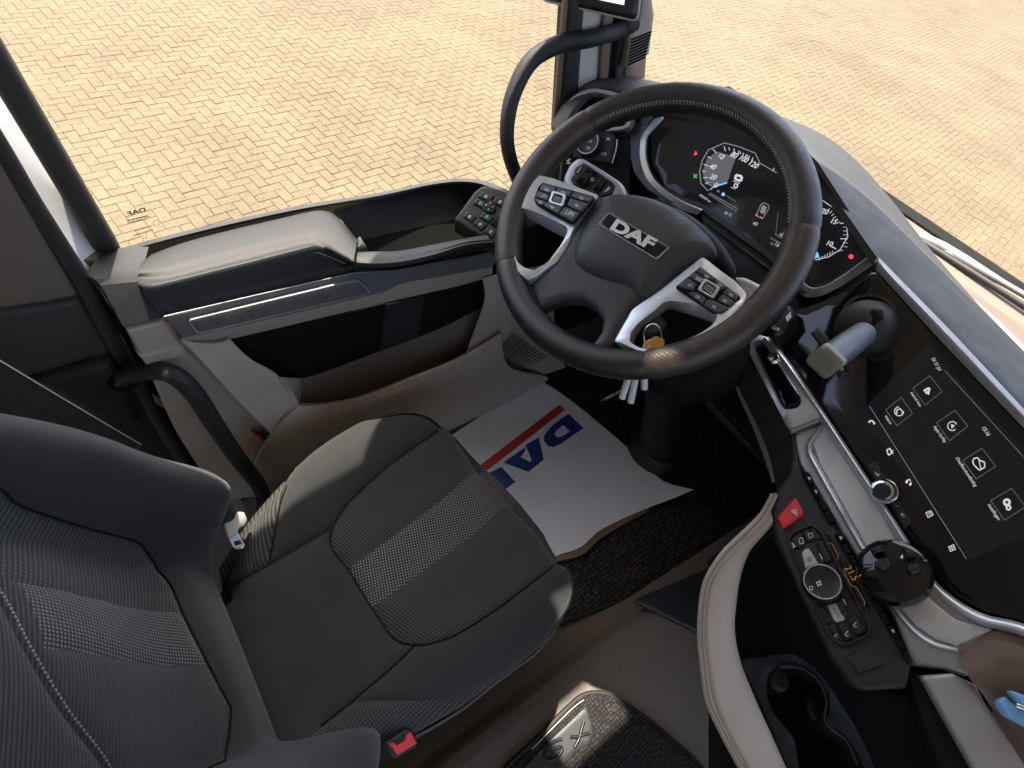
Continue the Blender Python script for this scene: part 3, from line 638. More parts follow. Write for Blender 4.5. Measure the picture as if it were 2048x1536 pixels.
pillow('cloth_insert', [(459, 679), (663, 631), (760, 607), (850, 587), (967, 557), (970, 600), (958, 617), (871, 660), (749, 706), (628, 750), (594, 755), (560, 753), (526, 736), (492, 709)], YP(.690), MAT['deep'], dr, h=.003, r=.006, skirt=.006)
knit = weave('black_knit', (.006, .006, .007), (.022, .022, .022), (1, 0, .3), (-.3, 0, 1), .0058, .0058, 'dots', thr=.3)
pillow('knit_panel', [(771, 607), (846, 591), (836, 668), (757, 699)], YP(.690), knit, dr, h=.0008, r=.001, skirt=.001, off=.0032)
sheet('pocket_back', [([(560, 754), (594, 757), (628, 751), (749, 707), (871, 661), (958, 618), (972, 606)], YP(.688)), ([(596, 815), (640, 830), (697, 825), (760, 800), (860, 765), (960, 715), (1020, 660)], YP(.668))], mk('shaded_pocket_taupe', (.16, .125, .105), .6), dr, n=50, thick=.004, smooth_rows=False)  # taupe darkened in the colour to stand for shade inside the pocket
sheet('pocket_end', [([(560, 754), (598, 812)], YP(.626)), ([(600, 757), (604, 812)], YP(.680))], MAT['taupe'], dr, n=10, thick=.003, smooth_rows=False)
sheet('pocket_front', [([(600, 806), (640, 805), (697, 797), (740, 784), (820, 753), (920, 712), (1000, 664)], YP(.640)), ([(598, 811), (640, 809), (697, 801), (740, 788), (820, 757), (920, 716), (1000, 668)], YP(.626)), ([(592, 816), (640, 815), (697, 806), (740, 793), (820, 763), (920, 724), (1003, 678)], YP(.619)),
    ([(560, 850), (630, 855), (690, 848), (760, 825), (850, 795), (930, 775), (1020, 735)], YP(.607)), ([(520, 905), (600, 925), (690, 930), (800, 908), (905, 868), (1000, 814), (1092, 753)], YP(.624)), ([(500, 960), (600, 975), (690, 965), (800, 925), (905, 880), (1000, 824), (1092, 763)], YP(.65))], MAT['taupe'], dr, n=60, sub=6, thick=.006)
sheet('rear_panel', [([(366, 680), (400, 686), (440, 686), (459, 679)], YP(.652)), ([(395, 712), (430, 716), (465, 712), (500, 717)], YP(.645)), ([(435, 757), (475, 762), (520, 760), (561, 756)], YP(.634)), ([(482, 808), (520, 815), (560, 815), (600, 813)], YP(.622)), ([(525, 850), (545, 855), (565, 856), (590, 852)], YP(.614)), ([(560, 890), (570, 890), (580, 890), (600, 888)], YP(.616))], MAT['taupe'], dr, n=24, sub=5, thick=.006)
sheet('edge_panel', [([(288, 720), (330, 712), (372, 690)], YP(.672)), ([(310, 770), (365, 755), (420, 742)], YP(.668)), ([(352, 862), (420, 838), (484, 812)], YP(.662)), ([(405, 945), (480, 910), (548, 872)], YP(.658)), ([(432, 984), (530, 970), (640, 935)], YP(.66)), ([(440, 1000), (540, 990), (660, 970)], YP(.70))], MAT['taupe'], dr, n=24, sub=5, thick=.006)
sheet('step_edge', [([(362, 680), (423, 744), (480, 808), (545, 868), (600, 915)], YP(.650)), ([(356, 686), (416, 750), (472, 815), (536, 876), (590, 925)], YP(.668))], MAT['taupe'], dr, n=30, thick=.003, smooth_rows=False)
pillow('reflector', [(503, 862), (522, 868), (549, 888), (536, 890)], YP(.652), MAT['wred'], dr, h=.004, r=.004, skirt=.01)
sheet('front_panel', [([(966, 557), (985, 553), (1100, 530)], YP(.655)), ([(970, 606), (1012, 622), (1110, 650)], YP(.645)), ([(940, 690), (1000, 680), (1120, 690)], YP(.640)), ([(917, 762), (1000, 720), (1125, 715)], YP(.635)), ([(932, 818), (1010, 778), (1130, 735)], YP(.63))], MAT['taupe'], dr, n=24, sub=4, thick=.004)
for i in range(13):
    f = i / 12; a = (949 + 14 * f, 744 + 44 * f); b = (1030 + 62 * f, 668 + 44 * f)
    tube('speaker_slat', [on(*a, YP(.631)), on(*b, YP(.634))], .0022, mk('dark_taupe_slat', (.10, .082, .07), .6) if i == 0 else bpy.data.materials['dark_taupe_slat'], dr, n=2, m=6)
pillow('latch', [(304, 786), (330, 792), (345, 796), (355, 815), (352, 821), (325, 815), (310, 805)], YP(.70), mk('zinc_latch', (.30, .24, .13), .35, metal=.9), dr, h=.004, r=.003, skirt=.012)
# switch panel
pillow('dark_filler', [(985, 492), (1050, 455), (1120, 430), (1145, 560), (1060, 560), (1000, 506)], YP(.672), MAT['deep'], dr, h=.003, r=.003, skirt=.05)  # black filler added to darken the bright gap seen past the switches
SW = PL(on(950, 430, ZP(.70)), (-.30, -.32, .90))
sp = pillow('switch_panel', [(908, 441), (950, 384), (966, 373), (985, 376), (1050, 398), (1056, 450), (1000, 490), (985, 489)], SW, MAT['black'], dr, h=.004, r=.004, skirt=.04, smooth=0, corner=.004)
def sbtn(px, mat=None): return pillow('button', px, SW, mat or MAT['blacks'], sp, h=.0025, r=.002, skirt=.002, off=.004, corner=.0012)
g0 = np.array([(957, 386), (1000, 401), (1046, 417)]); g3 = np.array([(925, 433), (952, 456), (982, 478)])
a0, a1, b0, b1 = np.array((962., 385)), np.array((1050., 415)), np.array((924., 436)), np.array((983., 482))
def sg(u, v): return tuple((a0 * (1 - u) + a1 * u) * (1 - v) + (b0 * (1 - u) + b1 * u) * v)
for r_ in range(4):
    for c_ in range(3):
        if (r_, c_) in ((1, 1), (2, 0)): continue
        u0, u1, v0, v1 = c_ / 3 + .02, (c_ + 1) / 3 - .02, r_ / 4 + .02, (r_ + 1) / 4 - .02
        bt = sbtn([sg(u0, v0), sg(u1, v0), sg(u1, v1), sg(u0, v1)], MAT['deep'] if (r_, c_) == (2, 2) else None)
        if (r_, c_) != (2, 2):
            cx, cy = sg((u0 + u1) / 2, (v0 + v1) / 2)
            flat('symbol', polyline(disc((cx, cy), 2.4, 8), .9, True) + [line((cx - 3, cy + 3), (cx + 3, cy - 2), .9)], SW, MAT['ledgreen'] if (r_, c_) in ((2, 1), (1, 0)) else MAT['print'], bt, off=.0068)
kn = lathe('mirror_knob', on(978, 417, SW) + SW[1] * .004, SW[1], [(.0125, 0), (.0125, .003), (.0112, .0045), (.0100, .0045), (.0098, .003), (.001, .0045)], MAT['blacks'], sp, m=24)
flat('symbol', [disc((978 + 7 * math.cos(t), 417 + 7 * math.sin(t)), 1.3, 6) for t in (0.3, 1.87, 3.44, 5.0)], SW, MAT['print'], kn, off=.0092)
# window frame bar, pane and the printing on the pane
pillow('window_frame', [(-230, -318), (-120, -127), (0, 80), (242, 498), (190, 503), (0, 193), (-120, -2), (-230, -180)], YP(.795), MAT['rubber'], dr, h=.012, r=.012, skirt=.03)
boxw('side_pane', (-.02, .803, .60), (.86, .807, WTOP + .02), MAT['glass'], dr)
GP = YP(.8025)
mk_ = MAT['sprint']
def mirrored(s, p0, p1, tall=1.0, bold=0):
    # writing that reads from outside: seen from inside it is reversed
    a, b = on(*p0, GP), on(*p1, GP); pl2 = PL(GP[0], -GP[1])
    o = text(s, p0, p1, pl2, mk_, dr, off=.0004, tall=tall, name='pane_print', bold=bold); return o
mirrored('DAF', (293, 423), (257, 432), .75, .03)
flat('pane_print', [line((254, 441), (295, 431), 2.0), line((262, 444), (292, 437), 1.0)], GP, mk_, dr, off=.0006)
mirrored('PILKINGTON', (301, 436), (256, 449), 1.0)
flat('pane_print', [line((300 - 5.2 * i, 452 + 1.5 * i), (303 - 5.2 * i, 451 + 1.5 * i), 2.2) for i in range(7)] + [line((302 - 5.0 * i, 460 + 1.5 * i), (305.4 - 5.0 * i, 459 + 1.5 * i), 2.2) for i in range(8)], GP, mk_, dr, off=.0006)
flat('pane_print', polyline(disc((312, 446), 6, 12), .9, True) + polyline(disc((292, 470), 7, 12), .9, True)[2:9] + [line((292, 463), (292, 475), 1)], GP, mk_, dr, off=.0006)
# ------------------------------------------------------------ driver's seat
seat = thing('driver_seat', 'charcoal cloth driver seat with dotted centre stripes and raised side bolsters', 'seat', (.12, .27, 0))
YC = .275
def sstep(x): x = np.clip(x, 0, 1); return x * x * (3 - 2 * x)
OUT_PX = [(443, 1179), (436, 1140), (494, 1048), (566, 964), (590, 936), (638, 896), (708, 856), (750, 839), (810, 829), (851, 836), (880, 854), (911, 875), (969, 936), (1036, 1002), (1087, 1068), (1118, 1122), (1141, 1150), (1144, 1183), (1134, 1216), (1084, 1292), (1028, 1337), (985, 1368), (925, 1415), (830, 1470), (700, 1530), (620, 1560), (500, 1480), (400, 1240)]
def hbase(x, y):
    a = np.abs(y - YC); return .368 + .075 * np.clip(x, -.1, .5) + .050 * sstep((a - .085) / .125) - .012 * sstep(1 - a / .10)
OUT = []
for q in OUT_PX:
    p = on(*q, ZP(.392)); OUT.append((p[0], p[1]))
OUT = np.array(OUT); OUTD = cr(OUT, 160, True)
RR = .055
def hseat(P):
    P = np.atleast_2d(P); d = edist(P, OUTD); d = np.where(inside(P, OUTD), d, 0)
    t = np.clip(d / RR, 0, 1); return hbase(P[:, 0], P[:, 1]) - RR * .8 * (1 - np.sqrt(np.clip(1 - (1 - t) ** 2, 0, 1)))
def on_seat(q):
    z = .39
    for _ in range(8):
        p = on(*q, ZP(z)); z = float(hseat(p[:2])[0])
    return p[:2]
def seatpoly(px, smooth_n=0):
    P = np.array([on_seat(q) for q in px]); return P
insL = [(877, 859), (791, 917), (732, 968), (689, 1011), (666, 1050), (661, 1089), (697, 1136)]
insL2 = [(744, 1214), (783, 1269), (806, 1284), (849, 1288)]
insR = [(849, 1288), (908, 1269), (986, 1222), (1064, 1163), (1118, 1122)]
def cpx(p, n): return [tuple(q) for q in cr(p, n)]
SEAMS = []
zones = {}
iL, iL2, iR = cpx(insL, 28), cpx(insL2, 14), cpx(insR, 20)
mid_ = [(697, 1136), (720, 1176), (744, 1214)]
s1 = [(697, 1136), (790, 1068), (880, 1002), (969, 936)]; s2 = [(744, 1214), (845, 1142), (940, 1074), (1036, 1002)]
seamC = [(443, 1179), (537, 1124), (610, 1082), (666, 1050)]
seamR = [(828, 1290), (785, 1332), (736, 1374), (690, 1412), (640, 1450)]
seamS = [(572, 968), (560, 1000), (552, 1040), (537, 1124)]
seamF = [(985, 1366), (930, 1388), (880, 1396), (835, 1400), (721, 1400), (690, 1412)]
zones['front_panel'] = (iL[::-1] + [(880, 854), (911, 875), (969, 936)] + s1[::-1][1:-1], MAT['rib'])
zones['centre_stripe'] = (s1 + [(1002, 968), (1036, 1002)] + s2[::-1][1:] + mid_[1:2], MAT['dots'])
zones['front_panel#2'] = (s2 + [(1087, 1068), (1118, 1122)] + iR[::-1][1:] + iL2[::-1][1:-1], MAT['rib'])
zones['side_bolster'] = ([(880, 854), (851, 836), (810, 829), (750, 839), (708, 856), (638, 896), (590, 936), (572, 962)] + seamS[1:] + seamC[2:] + [q for q in iL[::-1] if q[1] < 1045], MAT['cloth'])
zones['ribbed_side'] = ([(572, 962), (566, 964), (494, 1048), (436, 1140), (443, 1179), (537, 1124)] + seamS[::-1][1:-1], MAT['rib2'])
zones['centre_panel'] = ([(443, 1179), (537, 1124), (610, 1082)] + [(666, 1050)] + [q for q in iL if q[1] > 1055] + mid_[1:] + iL2[1:-3] + seamR + [(620, 1520), (520, 1470), (440, 1340), (405, 1225)], MAT['cloth'])
zones['side_bolster#2'] = (seamR[:1] + iL2[-2:] + iR[1:] + [(1141, 1150), (1144, 1183), (1134, 1216), (1084, 1292), (1028, 1337)] + seamF + seamR[::-1][2:-1], MAT['cloth'])
zones['ribbed_side#2'] = (seamF[:-1] + [(690, 1412), (640, 1450), (600, 1500), (700, 1528), (830, 1468), (925, 1413)], MAT['mesh'])
SEAMS = [iL + mid_ + iL2, iR, s1, s2, seamC, seamR, seamS, seamF]
SE2 = [np.array([on_seat(q) for q in cpx(s, max(12, len(s)))]) for s in SEAMS]
def groove(P):
    g = np.zeros(len(P))
    for k, s in enumerate(SE2):
        d = edist(P, s, closed=False); a = .0018 if k in (2, 3) else .0050; g = np.maximum(g, a * np.exp(-(d / .0055) ** 2) + (a * .8) * np.exp(-(d / .018) ** 2))
    return g
for nm, (px, mt) in zones.items():
    P = seatpoly(px)
    vv, ff, nb = trimesh(P, .0085, (.0025, .006))
    z = hseat(vv) - groove(vv)
    o = newobj(nm.split('#')[0], [(a, b, c) for (a, b), c in zip(vv, z)], ff, mt, seat, angle=80)
    if np.mean([p.normal.z for p in o.data.polygons]) < 0: o.data.flip_normals()
for s in (SE2[0], SE2[1], SE2[4], SE2[5], SE2[6]):
    z = hseat(s) - .0056
    tube('seam', [(a, b, c) for (a, b), c in zip(s, z)], .0010, MAT['deep'], seat, n=60, m=6)
# side walls of the cushion and the base below
ctr = OUTD.mean(0); rows_ = []
zt = hseat(OUTD)
rows = [(OUTD, zt + .0), (OUTD * 1.0 + (OUTD - ctr) * .012, zt - .02), (OUTD + (OUTD - ctr) * .004, zt - .055), (OUTD - (OUTD - ctr) * .05, zt - .085)]
vs, fs = [], []; n_ = len(OUTD)
for Q, z in rows: vs += [(a, b, c) for (a, b), c in zip(Q, z)]
for s in range(len(rows) - 1):
    for i in range(n_): j = (i + 1) % n_; fs.append((s * n_ + i, s * n_ + j, (s + 1) * n_ + j, (s + 1) * n_ + i))
fs.append(tuple((len(rows) - 1) * n_ + i for i in range(n_)))
bmfix(newobj('cushion_side', vs, fs, MAT['cloth'], seat, angle=70))
pan = mk('blue_grey_seat_pan', (.13, .15, .19), .45, var=.05)
PQ = [(q[0], q[1]) for q in (OUTD - (OUTD - ctr) * .06)]
pillow('seat_pan', None, ZP(.285), pan, seat, world=[np.array([a, b, .285]) for a, b in PQ[::4]], h=.01, r=.01, skirt=.05)
pillow('seat_base', None, ZP(.20), MAT['deep'], seat, world=[np.array(p) for p in ((-.05, .10, .2), (.26, .10, .2), (.26, .45, .2), (-.05, .45, .2))], h=.01, r=.01, skirt=.20)
# ---- backrest: surface over (s up the back, y across)
BU = np.array([-.40, 0, .9165]); BN = np.array([.9165, 0, .40]); B0 = np.array([-.080, 0, .365])
def bdepth(P):
    s, y = P[:, 0], P[:, 1]
    left = sstep((y - .395) / .085); right = sstep((.150 - y) / .085)
    amp = .098 * sstep((s + .03) / .11) * (1 - .35 * sstep((s - .26) / .25))
    d = amp * left + (.135 * sstep((s + .05) / .10) * (1 - .3 * sstep((s - .3) / .25))) * right
    d += .016 * np.exp(-((s - .09) / .07) ** 2) + .03 * np.exp(-((s - .36) / .16) ** 2) * np.exp(-((y - YC) / .16) ** 2)
    return d
BOUT = np.array([(-.03, .13), (-.03, .42), (.0, .475), (.045, .51), (.11, .53), (.25, .535), (.45, .53), (.80, .50), (.80, .05), (.45, .015), (.25, .01), (.11, .012), (.045, .03), (.0, .07)])
BOUTD = cr(BOUT, 140, True)
RB = .06
def bsurf(P):
    P = np.atleast_2d(P); d = np.where(inside(P, BOUTD), edist(P, BOUTD), 0); t = np.clip(d / RB, 0, 1)
    return bdepth(P) - RB * (1 - np.sqrt(np.clip(1 - (1 - t) ** 2, 0, 1)))
def b3(P, dep): return [B0 + BU * s + BN * k + np.array([0, y, 0]) for (s, y), k in zip(P, dep)]
def on_back(q):
    k = 0.0
    for _ in range(6):
        p = on(*q, (B0 + BN * k, BN)); r = p - B0; sy = np.array([[r @ BU, r[1]]]); k = .5 * k + .5 * float(bdepth(sy)[0])
    return sy[0]
def bp(px): return np.array([on_back(q) for q in px])
seamL_px = [(0, 966), (51, 1004), (154, 1041), (239, 1065), (290, 1082), (318, 1120)]
seamB_px = [(318, 1120), (349, 1164), (374, 1222), (410, 1294), (427, 1328), (451, 1375), (470, 1410)]
pipe_px = [(0, 1183), (62, 1298), (130, 1412), (205, 1510)]
SL, SB, SP = bp(seamL_px), bp(seamB_px), bp(pipe_px)
st1, st2 = bp([(37, 1163), (372, 1221)]), bp([(92, 1294), (427, 1328)])
# clean parametric zones built around the traced seams
sL_top = SL[0] + np.array([.42, .0]); SLx = np.vstack([[.78, SL[0][1] + .0], SL])
yR = .150
cornR = np.array([SB[-1][0] + .01, yR + .012])
seamRt = np.array([(cornR[0], cornR[1]), (.20, yR - .012), (.32, yR - .02), (.45, yR - .02), (.78, yR)])
pe = SP; p_end = np.array([SP[-1][0], yR - .012])
SPx = np.vstack([SP, [[SP[-1][0] - .005, SP[-1][1] - .02]]])
topL, topR = np.array([.79, .47]), np.array([.79, .08])
def bz(name, P, mt, step=.0095):
    P = np.array(P); vv, ff, nb = trimesh(P, step, (.0025, .006))
    g = np.zeros(len(vv))
    for k, (s, amp) in enumerate(BSE):
        d = edist(vv, s, closed=False); g = np.maximum(g, amp * np.exp(-(d / .005) ** 2) + amp * .7 * np.exp(-(d / .016) ** 2))
    o = newobj(name, b3(vv, bsurf(vv) - g), ff, mt, seat, angle=80)
    if np.mean([p.normal @ V(BN) for p in o.data.polygons]) < 0: o.data.flip_normals()
    return o
crS = lambda P, n=30: cr(P, n)
SLd = crS(np.vstack([[(.62, SL[0][1] + .005), (.45, SL[0][1] + .002)], SL])); SBd = crS(SB)
SPd = crS(np.vstack([[(SP[0][0] + .02, SP[0][1] + .085)], SP, [(SP[-1][0] - .02, yR - .01)]]))
SRd = crS(np.array([SB[-1], (SB[-1][0] + .035, yR - .004), (.16, yR - .012), SPd[-1]]), 24)
SRu = crS(np.array([SPd[-1], (.36, yR - .02), (.5, yR - .01), (.62, yR)]), 20)
BSE = [(SLd, .005), (SBd, .005), (SPd, .004), (SRd, .005), (SRu, .005), (st1, .0015), (st2, .0015)]
# indices where the stripe meets the right-hand seam
def near(S, p): return int(np.argmin(np.linalg.norm(S - p, axis=1)))
iA, iB = near(SBd, st1[1]), near(SBd, st2[1])
edge = np.array([SPd[3] + np.array([.0, .03]), st1[0] + np.array([.03, .01]), st1[0], st2[0], SPd[-8] + np.array([-.035, .012])])
bz('back_insert', np.vstack([SLd[4:], SBd[1:iA + 1], st1[0][None], (st1[0] + [.03, .012])[None], (SPd[2] + [-.004, .022])[None]]), MAT['bmix'])
bz('dotted_stripe', np.vstack([st1[0][None], SBd[iA:iB + 1], st2[0][None]]), MAT['bdots'])
lo_edge = SPd[near(SPd, st2[0]) + 6:]
bz('back_insert', np.vstack([st2[0][None], SBd[iB:], SRd[1:], lo_edge[::-1]]), MAT['brib'])
e1 = SPd[2:near(SPd, st2[0]) + 7]
bz('insert_border', np.vstack([(SPd[2] + [-.004, .022])[None], (st1[0] + [.03, .012])[None], st1[0][None], st2[0][None], e1[::-1]]), MAT['brib'])
bz('shoulder_panel', np.vstack([SPd, SRu[1:], [(.70, yR), (.74, .27)], [(.66, SLd[0][1])], SLd[:5], [SPd[2] + [-.004, .022]]]), MAT['brib'])
for s in (SLd, SBd, SRd):
    tube('seam', b3(s, bsurf(s) - .0056), .0010, MAT['deep'], seat, n=60, m=6)
lowB = np.array([(-.03, .14), (-.03, .41), (.0, .465)])
bz('lumbar_panel', np.vstack([SBd, [(SB[-1][0] - .005, .165), (.03, .150), (-.03, .150)], [(-.03, .27), (-.03, .39), (-.028, .41), (.02, .418), (.06, .424), (.09, .425)]]), MAT['cloth'])
left_out = [(.66, SLd[0][1] + .012)] + [tuple(q) for q in BOUTD if q[1] > .425 and q[0] < .64 and True]
lo = np.array([q for q in BOUTD if q[1] > .42 and q[0] < .66]); lo = lo[np.argsort(-lo[:, 0])]
bz('back_bolster', np.vstack([[(.66, SLd[0][1])], lo, [(-.028, .41), (.02, .418), (.06, .424), (.09, .425)], SBd[0][None], SLd[::-1]]), MAT['cloth'])
ro = np.array([q for q in BOUTD if q[1] < .14 and q[0] < .66]); ro = ro[np.argsort(ro[:, 0])]
bz('back_bolster', np.vstack([[(-.03, .148), (.03, .150), (SB[-1][0] - .005, .165)], SRd, SRu[1:], [(.66, yR)], ro[::-1]]), MAT['cloth'])
zb = bsurf(BOUTD); rows = [(BOUTD, zb), (BOUTD, zb - .03), (BOUTD - (BOUTD - BOUTD.mean(0)) * .04, zb * 0 - .11)]
vs, fs = [], []; n_ = len(BOUTD)
for Q, z in rows: vs += b3(Q, z)
for s in range(2):
    for i in range(n_): j = (i + 1) % n_; fs.append((s * n_ + i, s * n_ + j, (s + 1) * n_ + j, (s + 1) * n_ + i))
fs.append(tuple(2 * n_ + i for i in range(n_)))
bmfix(newobj('backrest_shell', vs, fs, MAT['rib2'], seat, angle=70))
# white stitching along the piping
pp = cr(SPd, 70)
vs, fs = [], []
for i in range(0, 69):
    a, b = pp[i], pp[i] * .45 + pp[i + 1] * .55; k = len(vs); A = b3([a, b], bsurf(np.array([a, b])) - .001)
    wv = np.cross(A[1] - A[0], BN); wv = wv / np.linalg.norm(wv) * .0008
    vs += [A[0] - wv, A[1] - wv, A[1] + wv, A[0] + wv, A[0] - wv + BN * .0012, A[1] - wv + BN * .0012, A[1] + wv + BN * .0012, A[0] + wv + BN * .0012]
    fs += [tuple(k + q for q in f) for f in ((4, 5, 6, 7), (0, 1, 5, 4), (1, 2, 6, 5), (2, 3, 7, 6), (3, 0, 4, 7))]
newobj('stitching', vs, fs, MAT['printd'], seat, smooth=False)

# ------------------------------------------------------------ seat belt and buckle
YB = YP(.625)
bl = thing('seat_belt', 'charcoal seat belt webbing running down behind the seat with a bare metal tongue', 'seat belt', (-.1, .62, 0))
pillow('webbing', [(-160, 626), (0, 722), (140, 806), (282, 890), (300, 930), (200, 930), (130, 884), (0, 808), (-160, 716)], YB, MAT['beltm'], bl, h=.001, r=.001, skirt=.001)
tube('webbing_edge', ons([(-160, 625), (0, 721), (140, 805), (282, 889)], YP(.623)), .0009, MAT['print'], bl, n=20, m=5)
TG = PL(at(472, 1066, .86), (.1, -.55, .83))
pillow('lap_webbing', [(424, 1000), (436, 994), (482, 1030), (466, 1046), (446, 1052), (430, 1046)], TG, MAT['beltm'], bl, h=.001, r=.001, skirt=.001)
tg = pillow('tongue_cover', [(446, 1048), (466, 1040), (472, 1024), (488, 1024), (495, 1040), (490, 1052), (478, 1056), (474, 1068), (454, 1078)], TG, mk('pale_tongue_plastic', (.52, .49, .40), .4), bl, h=.004, r=.003, skirt=.004, corner=.003)
frame('tongue_plate', [(455, 1073), (476, 1064), (490, 1090), (486, 1097), (472, 1099), (466, 1094)], [(466, 1083), (478, 1080), (483, 1088), (470, 1092)], TG, mk('zinc_plate', (.55, .62, .70), .3, metal=.8), tg, h=.0015, skirt=.001, n=40, smooth=False)
BK = PL(at(802, 1488, .74), (.35, -.35, .87))
bk = thing('belt_buckle', 'black belt buckle with a red release button beside the seat cushion', 'buckle', at(800, 1536, .85))
pillow('buckle_body', [(768, 1485), (812, 1455), (822, 1458), (835, 1488), (830, 1496), (790, 1518), (782, 1514)], BK, MAT['blacks'], bk, h=.004, r=.003, skirt=.07, corner=.002)
pillow('release_button', [(774, 1487), (783, 1484), (790, 1491), (806, 1481), (808, 1469), (818, 1463), (830, 1487), (791, 1510)], BK, mk('red_release_button', (.62, .035, .05), .4), bk, h=.003, r=.002, skirt=.002, off=.0045)
tube('buckle_stalk', [on(800, 1490, BK) - BK[1] * .05, on(800, 1490, BK) - BK[1] * .16], .016, MAT['blacks'], bk, n=4, m=10)
# ------------------------------------------------------------ steering wheel
WC = np.array([.60936, .38612, .84923]); WN = np.array([-.6341, 0, .7733]); WN /= np.linalg.norm(WN)
W = PL(WC, WN); WR, WT = .2085, .0216
wu, wv, _ = basis(W)
def wang(px):
    p = on(*px, W) - WC; return math.atan2(p @ wv, p @ wu)
def W_(off): return PL(WC + WN * off, WN)
wh = thing('steering_wheel', 'black and brown leather steering wheel with silver spokes and multifunction buttons', 'steering wheel', WC - WN * .03)
perf = bpy.data.materials.new('perforated_brown_leather'); perf.use_nodes = True
def perf_nodes():
    t = perf.node_tree; b = t.nodes['Principled BSDF']; L = t.links
    uvn = t.nodes.new('ShaderNodeUVMap'); sx = t.nodes.new('ShaderNodeSeparateXYZ'); L.new(uvn.outputs[0], sx.inputs[0])
    def sn(o, pitch):
        m = t.nodes.new('ShaderNodeMath'); m.operation = 'MULTIPLY'; m.inputs[1].default_value = 2 * math.pi / pitch; L.new(o, m.inputs[0]); s = t.nodes.new('ShaderNodeMath'); s.operation = 'SINE'; L.new(m.outputs[0], s.inputs[0]); return s.outputs[0]
    k = t.nodes.new('ShaderNodeMath'); k.operation = 'MULTIPLY'; L.new(sn(sx.outputs[0], .0068), k.inputs[0]); L.new(sn(sx.outputs[1], .0068), k.inputs[1])
    r = t.nodes.new('ShaderNodeValToRGB'); r.color_ramp.elements[0].position = .60; r.color_ramp.elements[0].color = (.030, .022, .017, 1); r.color_ramp.elements[1].position = .72; r.color_ramp.elements[1].color = (.065, .047, .036, 1); L.new(k.outputs[0], r.inputs[0]); L.new(r.outputs[0], b.inputs['Base Color'])
    b.inputs['Roughness'].default_value = .42; bp_ = t.nodes.new('ShaderNodeBump'); bp_.inputs['Strength'].default_value = .25; bp_.inputs['Distance'].default_value = .0004; bp_.invert = True
    L.new(k.outputs[0], bp_.inputs['Height']); L.new(bp_.outputs[0], b.inputs['Normal'])
perf_nodes()
def rim(name, a0, a1, mat, grow=0.0):
    if a1 < a0: a1 += 2 * math.pi
    n = max(8, int((a1 - a0) / .035)); m = 20; vs = []; fs = []; uv = []
    for i in range(n + 1):
        a = a0 + (a1 - a0) * i / n; rad = wu * math.cos(a) + wv * math.sin(a)
        e = min((a - a0), (a1 - a)) * WR; rr = WT + grow - .0012 * math.exp(-(e / .003) ** 2)
        for k in range(m):
            t = 2 * math.pi * k / m; vs.append(WC + rad * (WR + rr * .98 * math.cos(t)) + WN * rr * 1.04 * math.sin(t)); uv.append((a * WR, t * WT))
    for i in range(n):
        for k in range(m): k2 = (k + 1) % m; fs.append((i * m + k, (i + 1) * m + k, (i + 1) * m + k2, i * m + k2))
    fs.append(tuple(range(m))); fs.append(tuple(n * m + k for k in range(m))[::-1])
    o = newobj(name, vs, fs, mat, wh, angle=50); ul = o.data.uv_layers.new(name='UVMap')
    for poly in o.data.polygons:
        for li in poly.loop_indices:
            vi = o.data.loops[li].vertex_index; u_, v_ = uv[vi]
            if len(poly.vertices) == 4 and v_ < .01 and any(uv[q][1] > WT * 5 for q in poly.vertices): v_ = 2 * math.pi * WT
            ul.data[li].uv = (u_, v_)
    bmfix(o); return o
aTL, aTR, aBR, aBL = wang((1178, 241)), wang((1610, 463)), wang((1294, 740)), wang((1005, 533))
rim('rim_section', aTR, aTL, MAT['leather']); rim('rim_section', aTL, aBL, perf, .0006); rim('rim_section', aBL, aBR, MAT['leather']); rim('rim_section', aBR, aTR, perf, .0006)
# stitching on the inner edge of the top rim
def stitches(a0, a1):
    if a1 < a0: a1 += 2 * math.pi
    vs = []; fs = []
    for i in range(int((a1 - a0) / .026)):
        for sgn in (-1, 1):
            a = a0 + .026 * i; P = []
            for (da, tt) in ((0, 2.45), (.016, 2.45 + .13 * sgn)):
                r_ = wu * math.cos(a + da) + wv * math.sin(a + da); P.append(WC + r_ * (WR + (WT + .0006) * math.cos(tt)) + WN * (WT + .0006) * math.sin(tt))
            k = len(vs); d = P[1] - P[0]; sd_ = np.cross(d, WN); sd_ = sd_ / np.linalg.norm(sd_) * .00045; up = WN * .0006 - (P[0] - WC) / WR * .0006
            vs += [P[0] - sd_, P[1] - sd_, P[1] + sd_, P[0] + sd_, P[0] - sd_ + up, P[1] - sd_ + up, P[1] + sd_ + up, P[0] + sd_ + up]
            fs += [tuple(k + q for q in f) for f in ((4, 5, 6, 7), (0, 1, 5, 4), (1, 2, 6, 5), (2, 3, 7, 6), (3, 0, 4, 7))]
    return newobj('stitching', vs, fs, MAT['printd'], wh, smooth=False)
stitches(aTR + .02, aTL - .02)
def z6(p): return [(980 + .3418 * a, 330 + .3418 * b) for a, b in p]
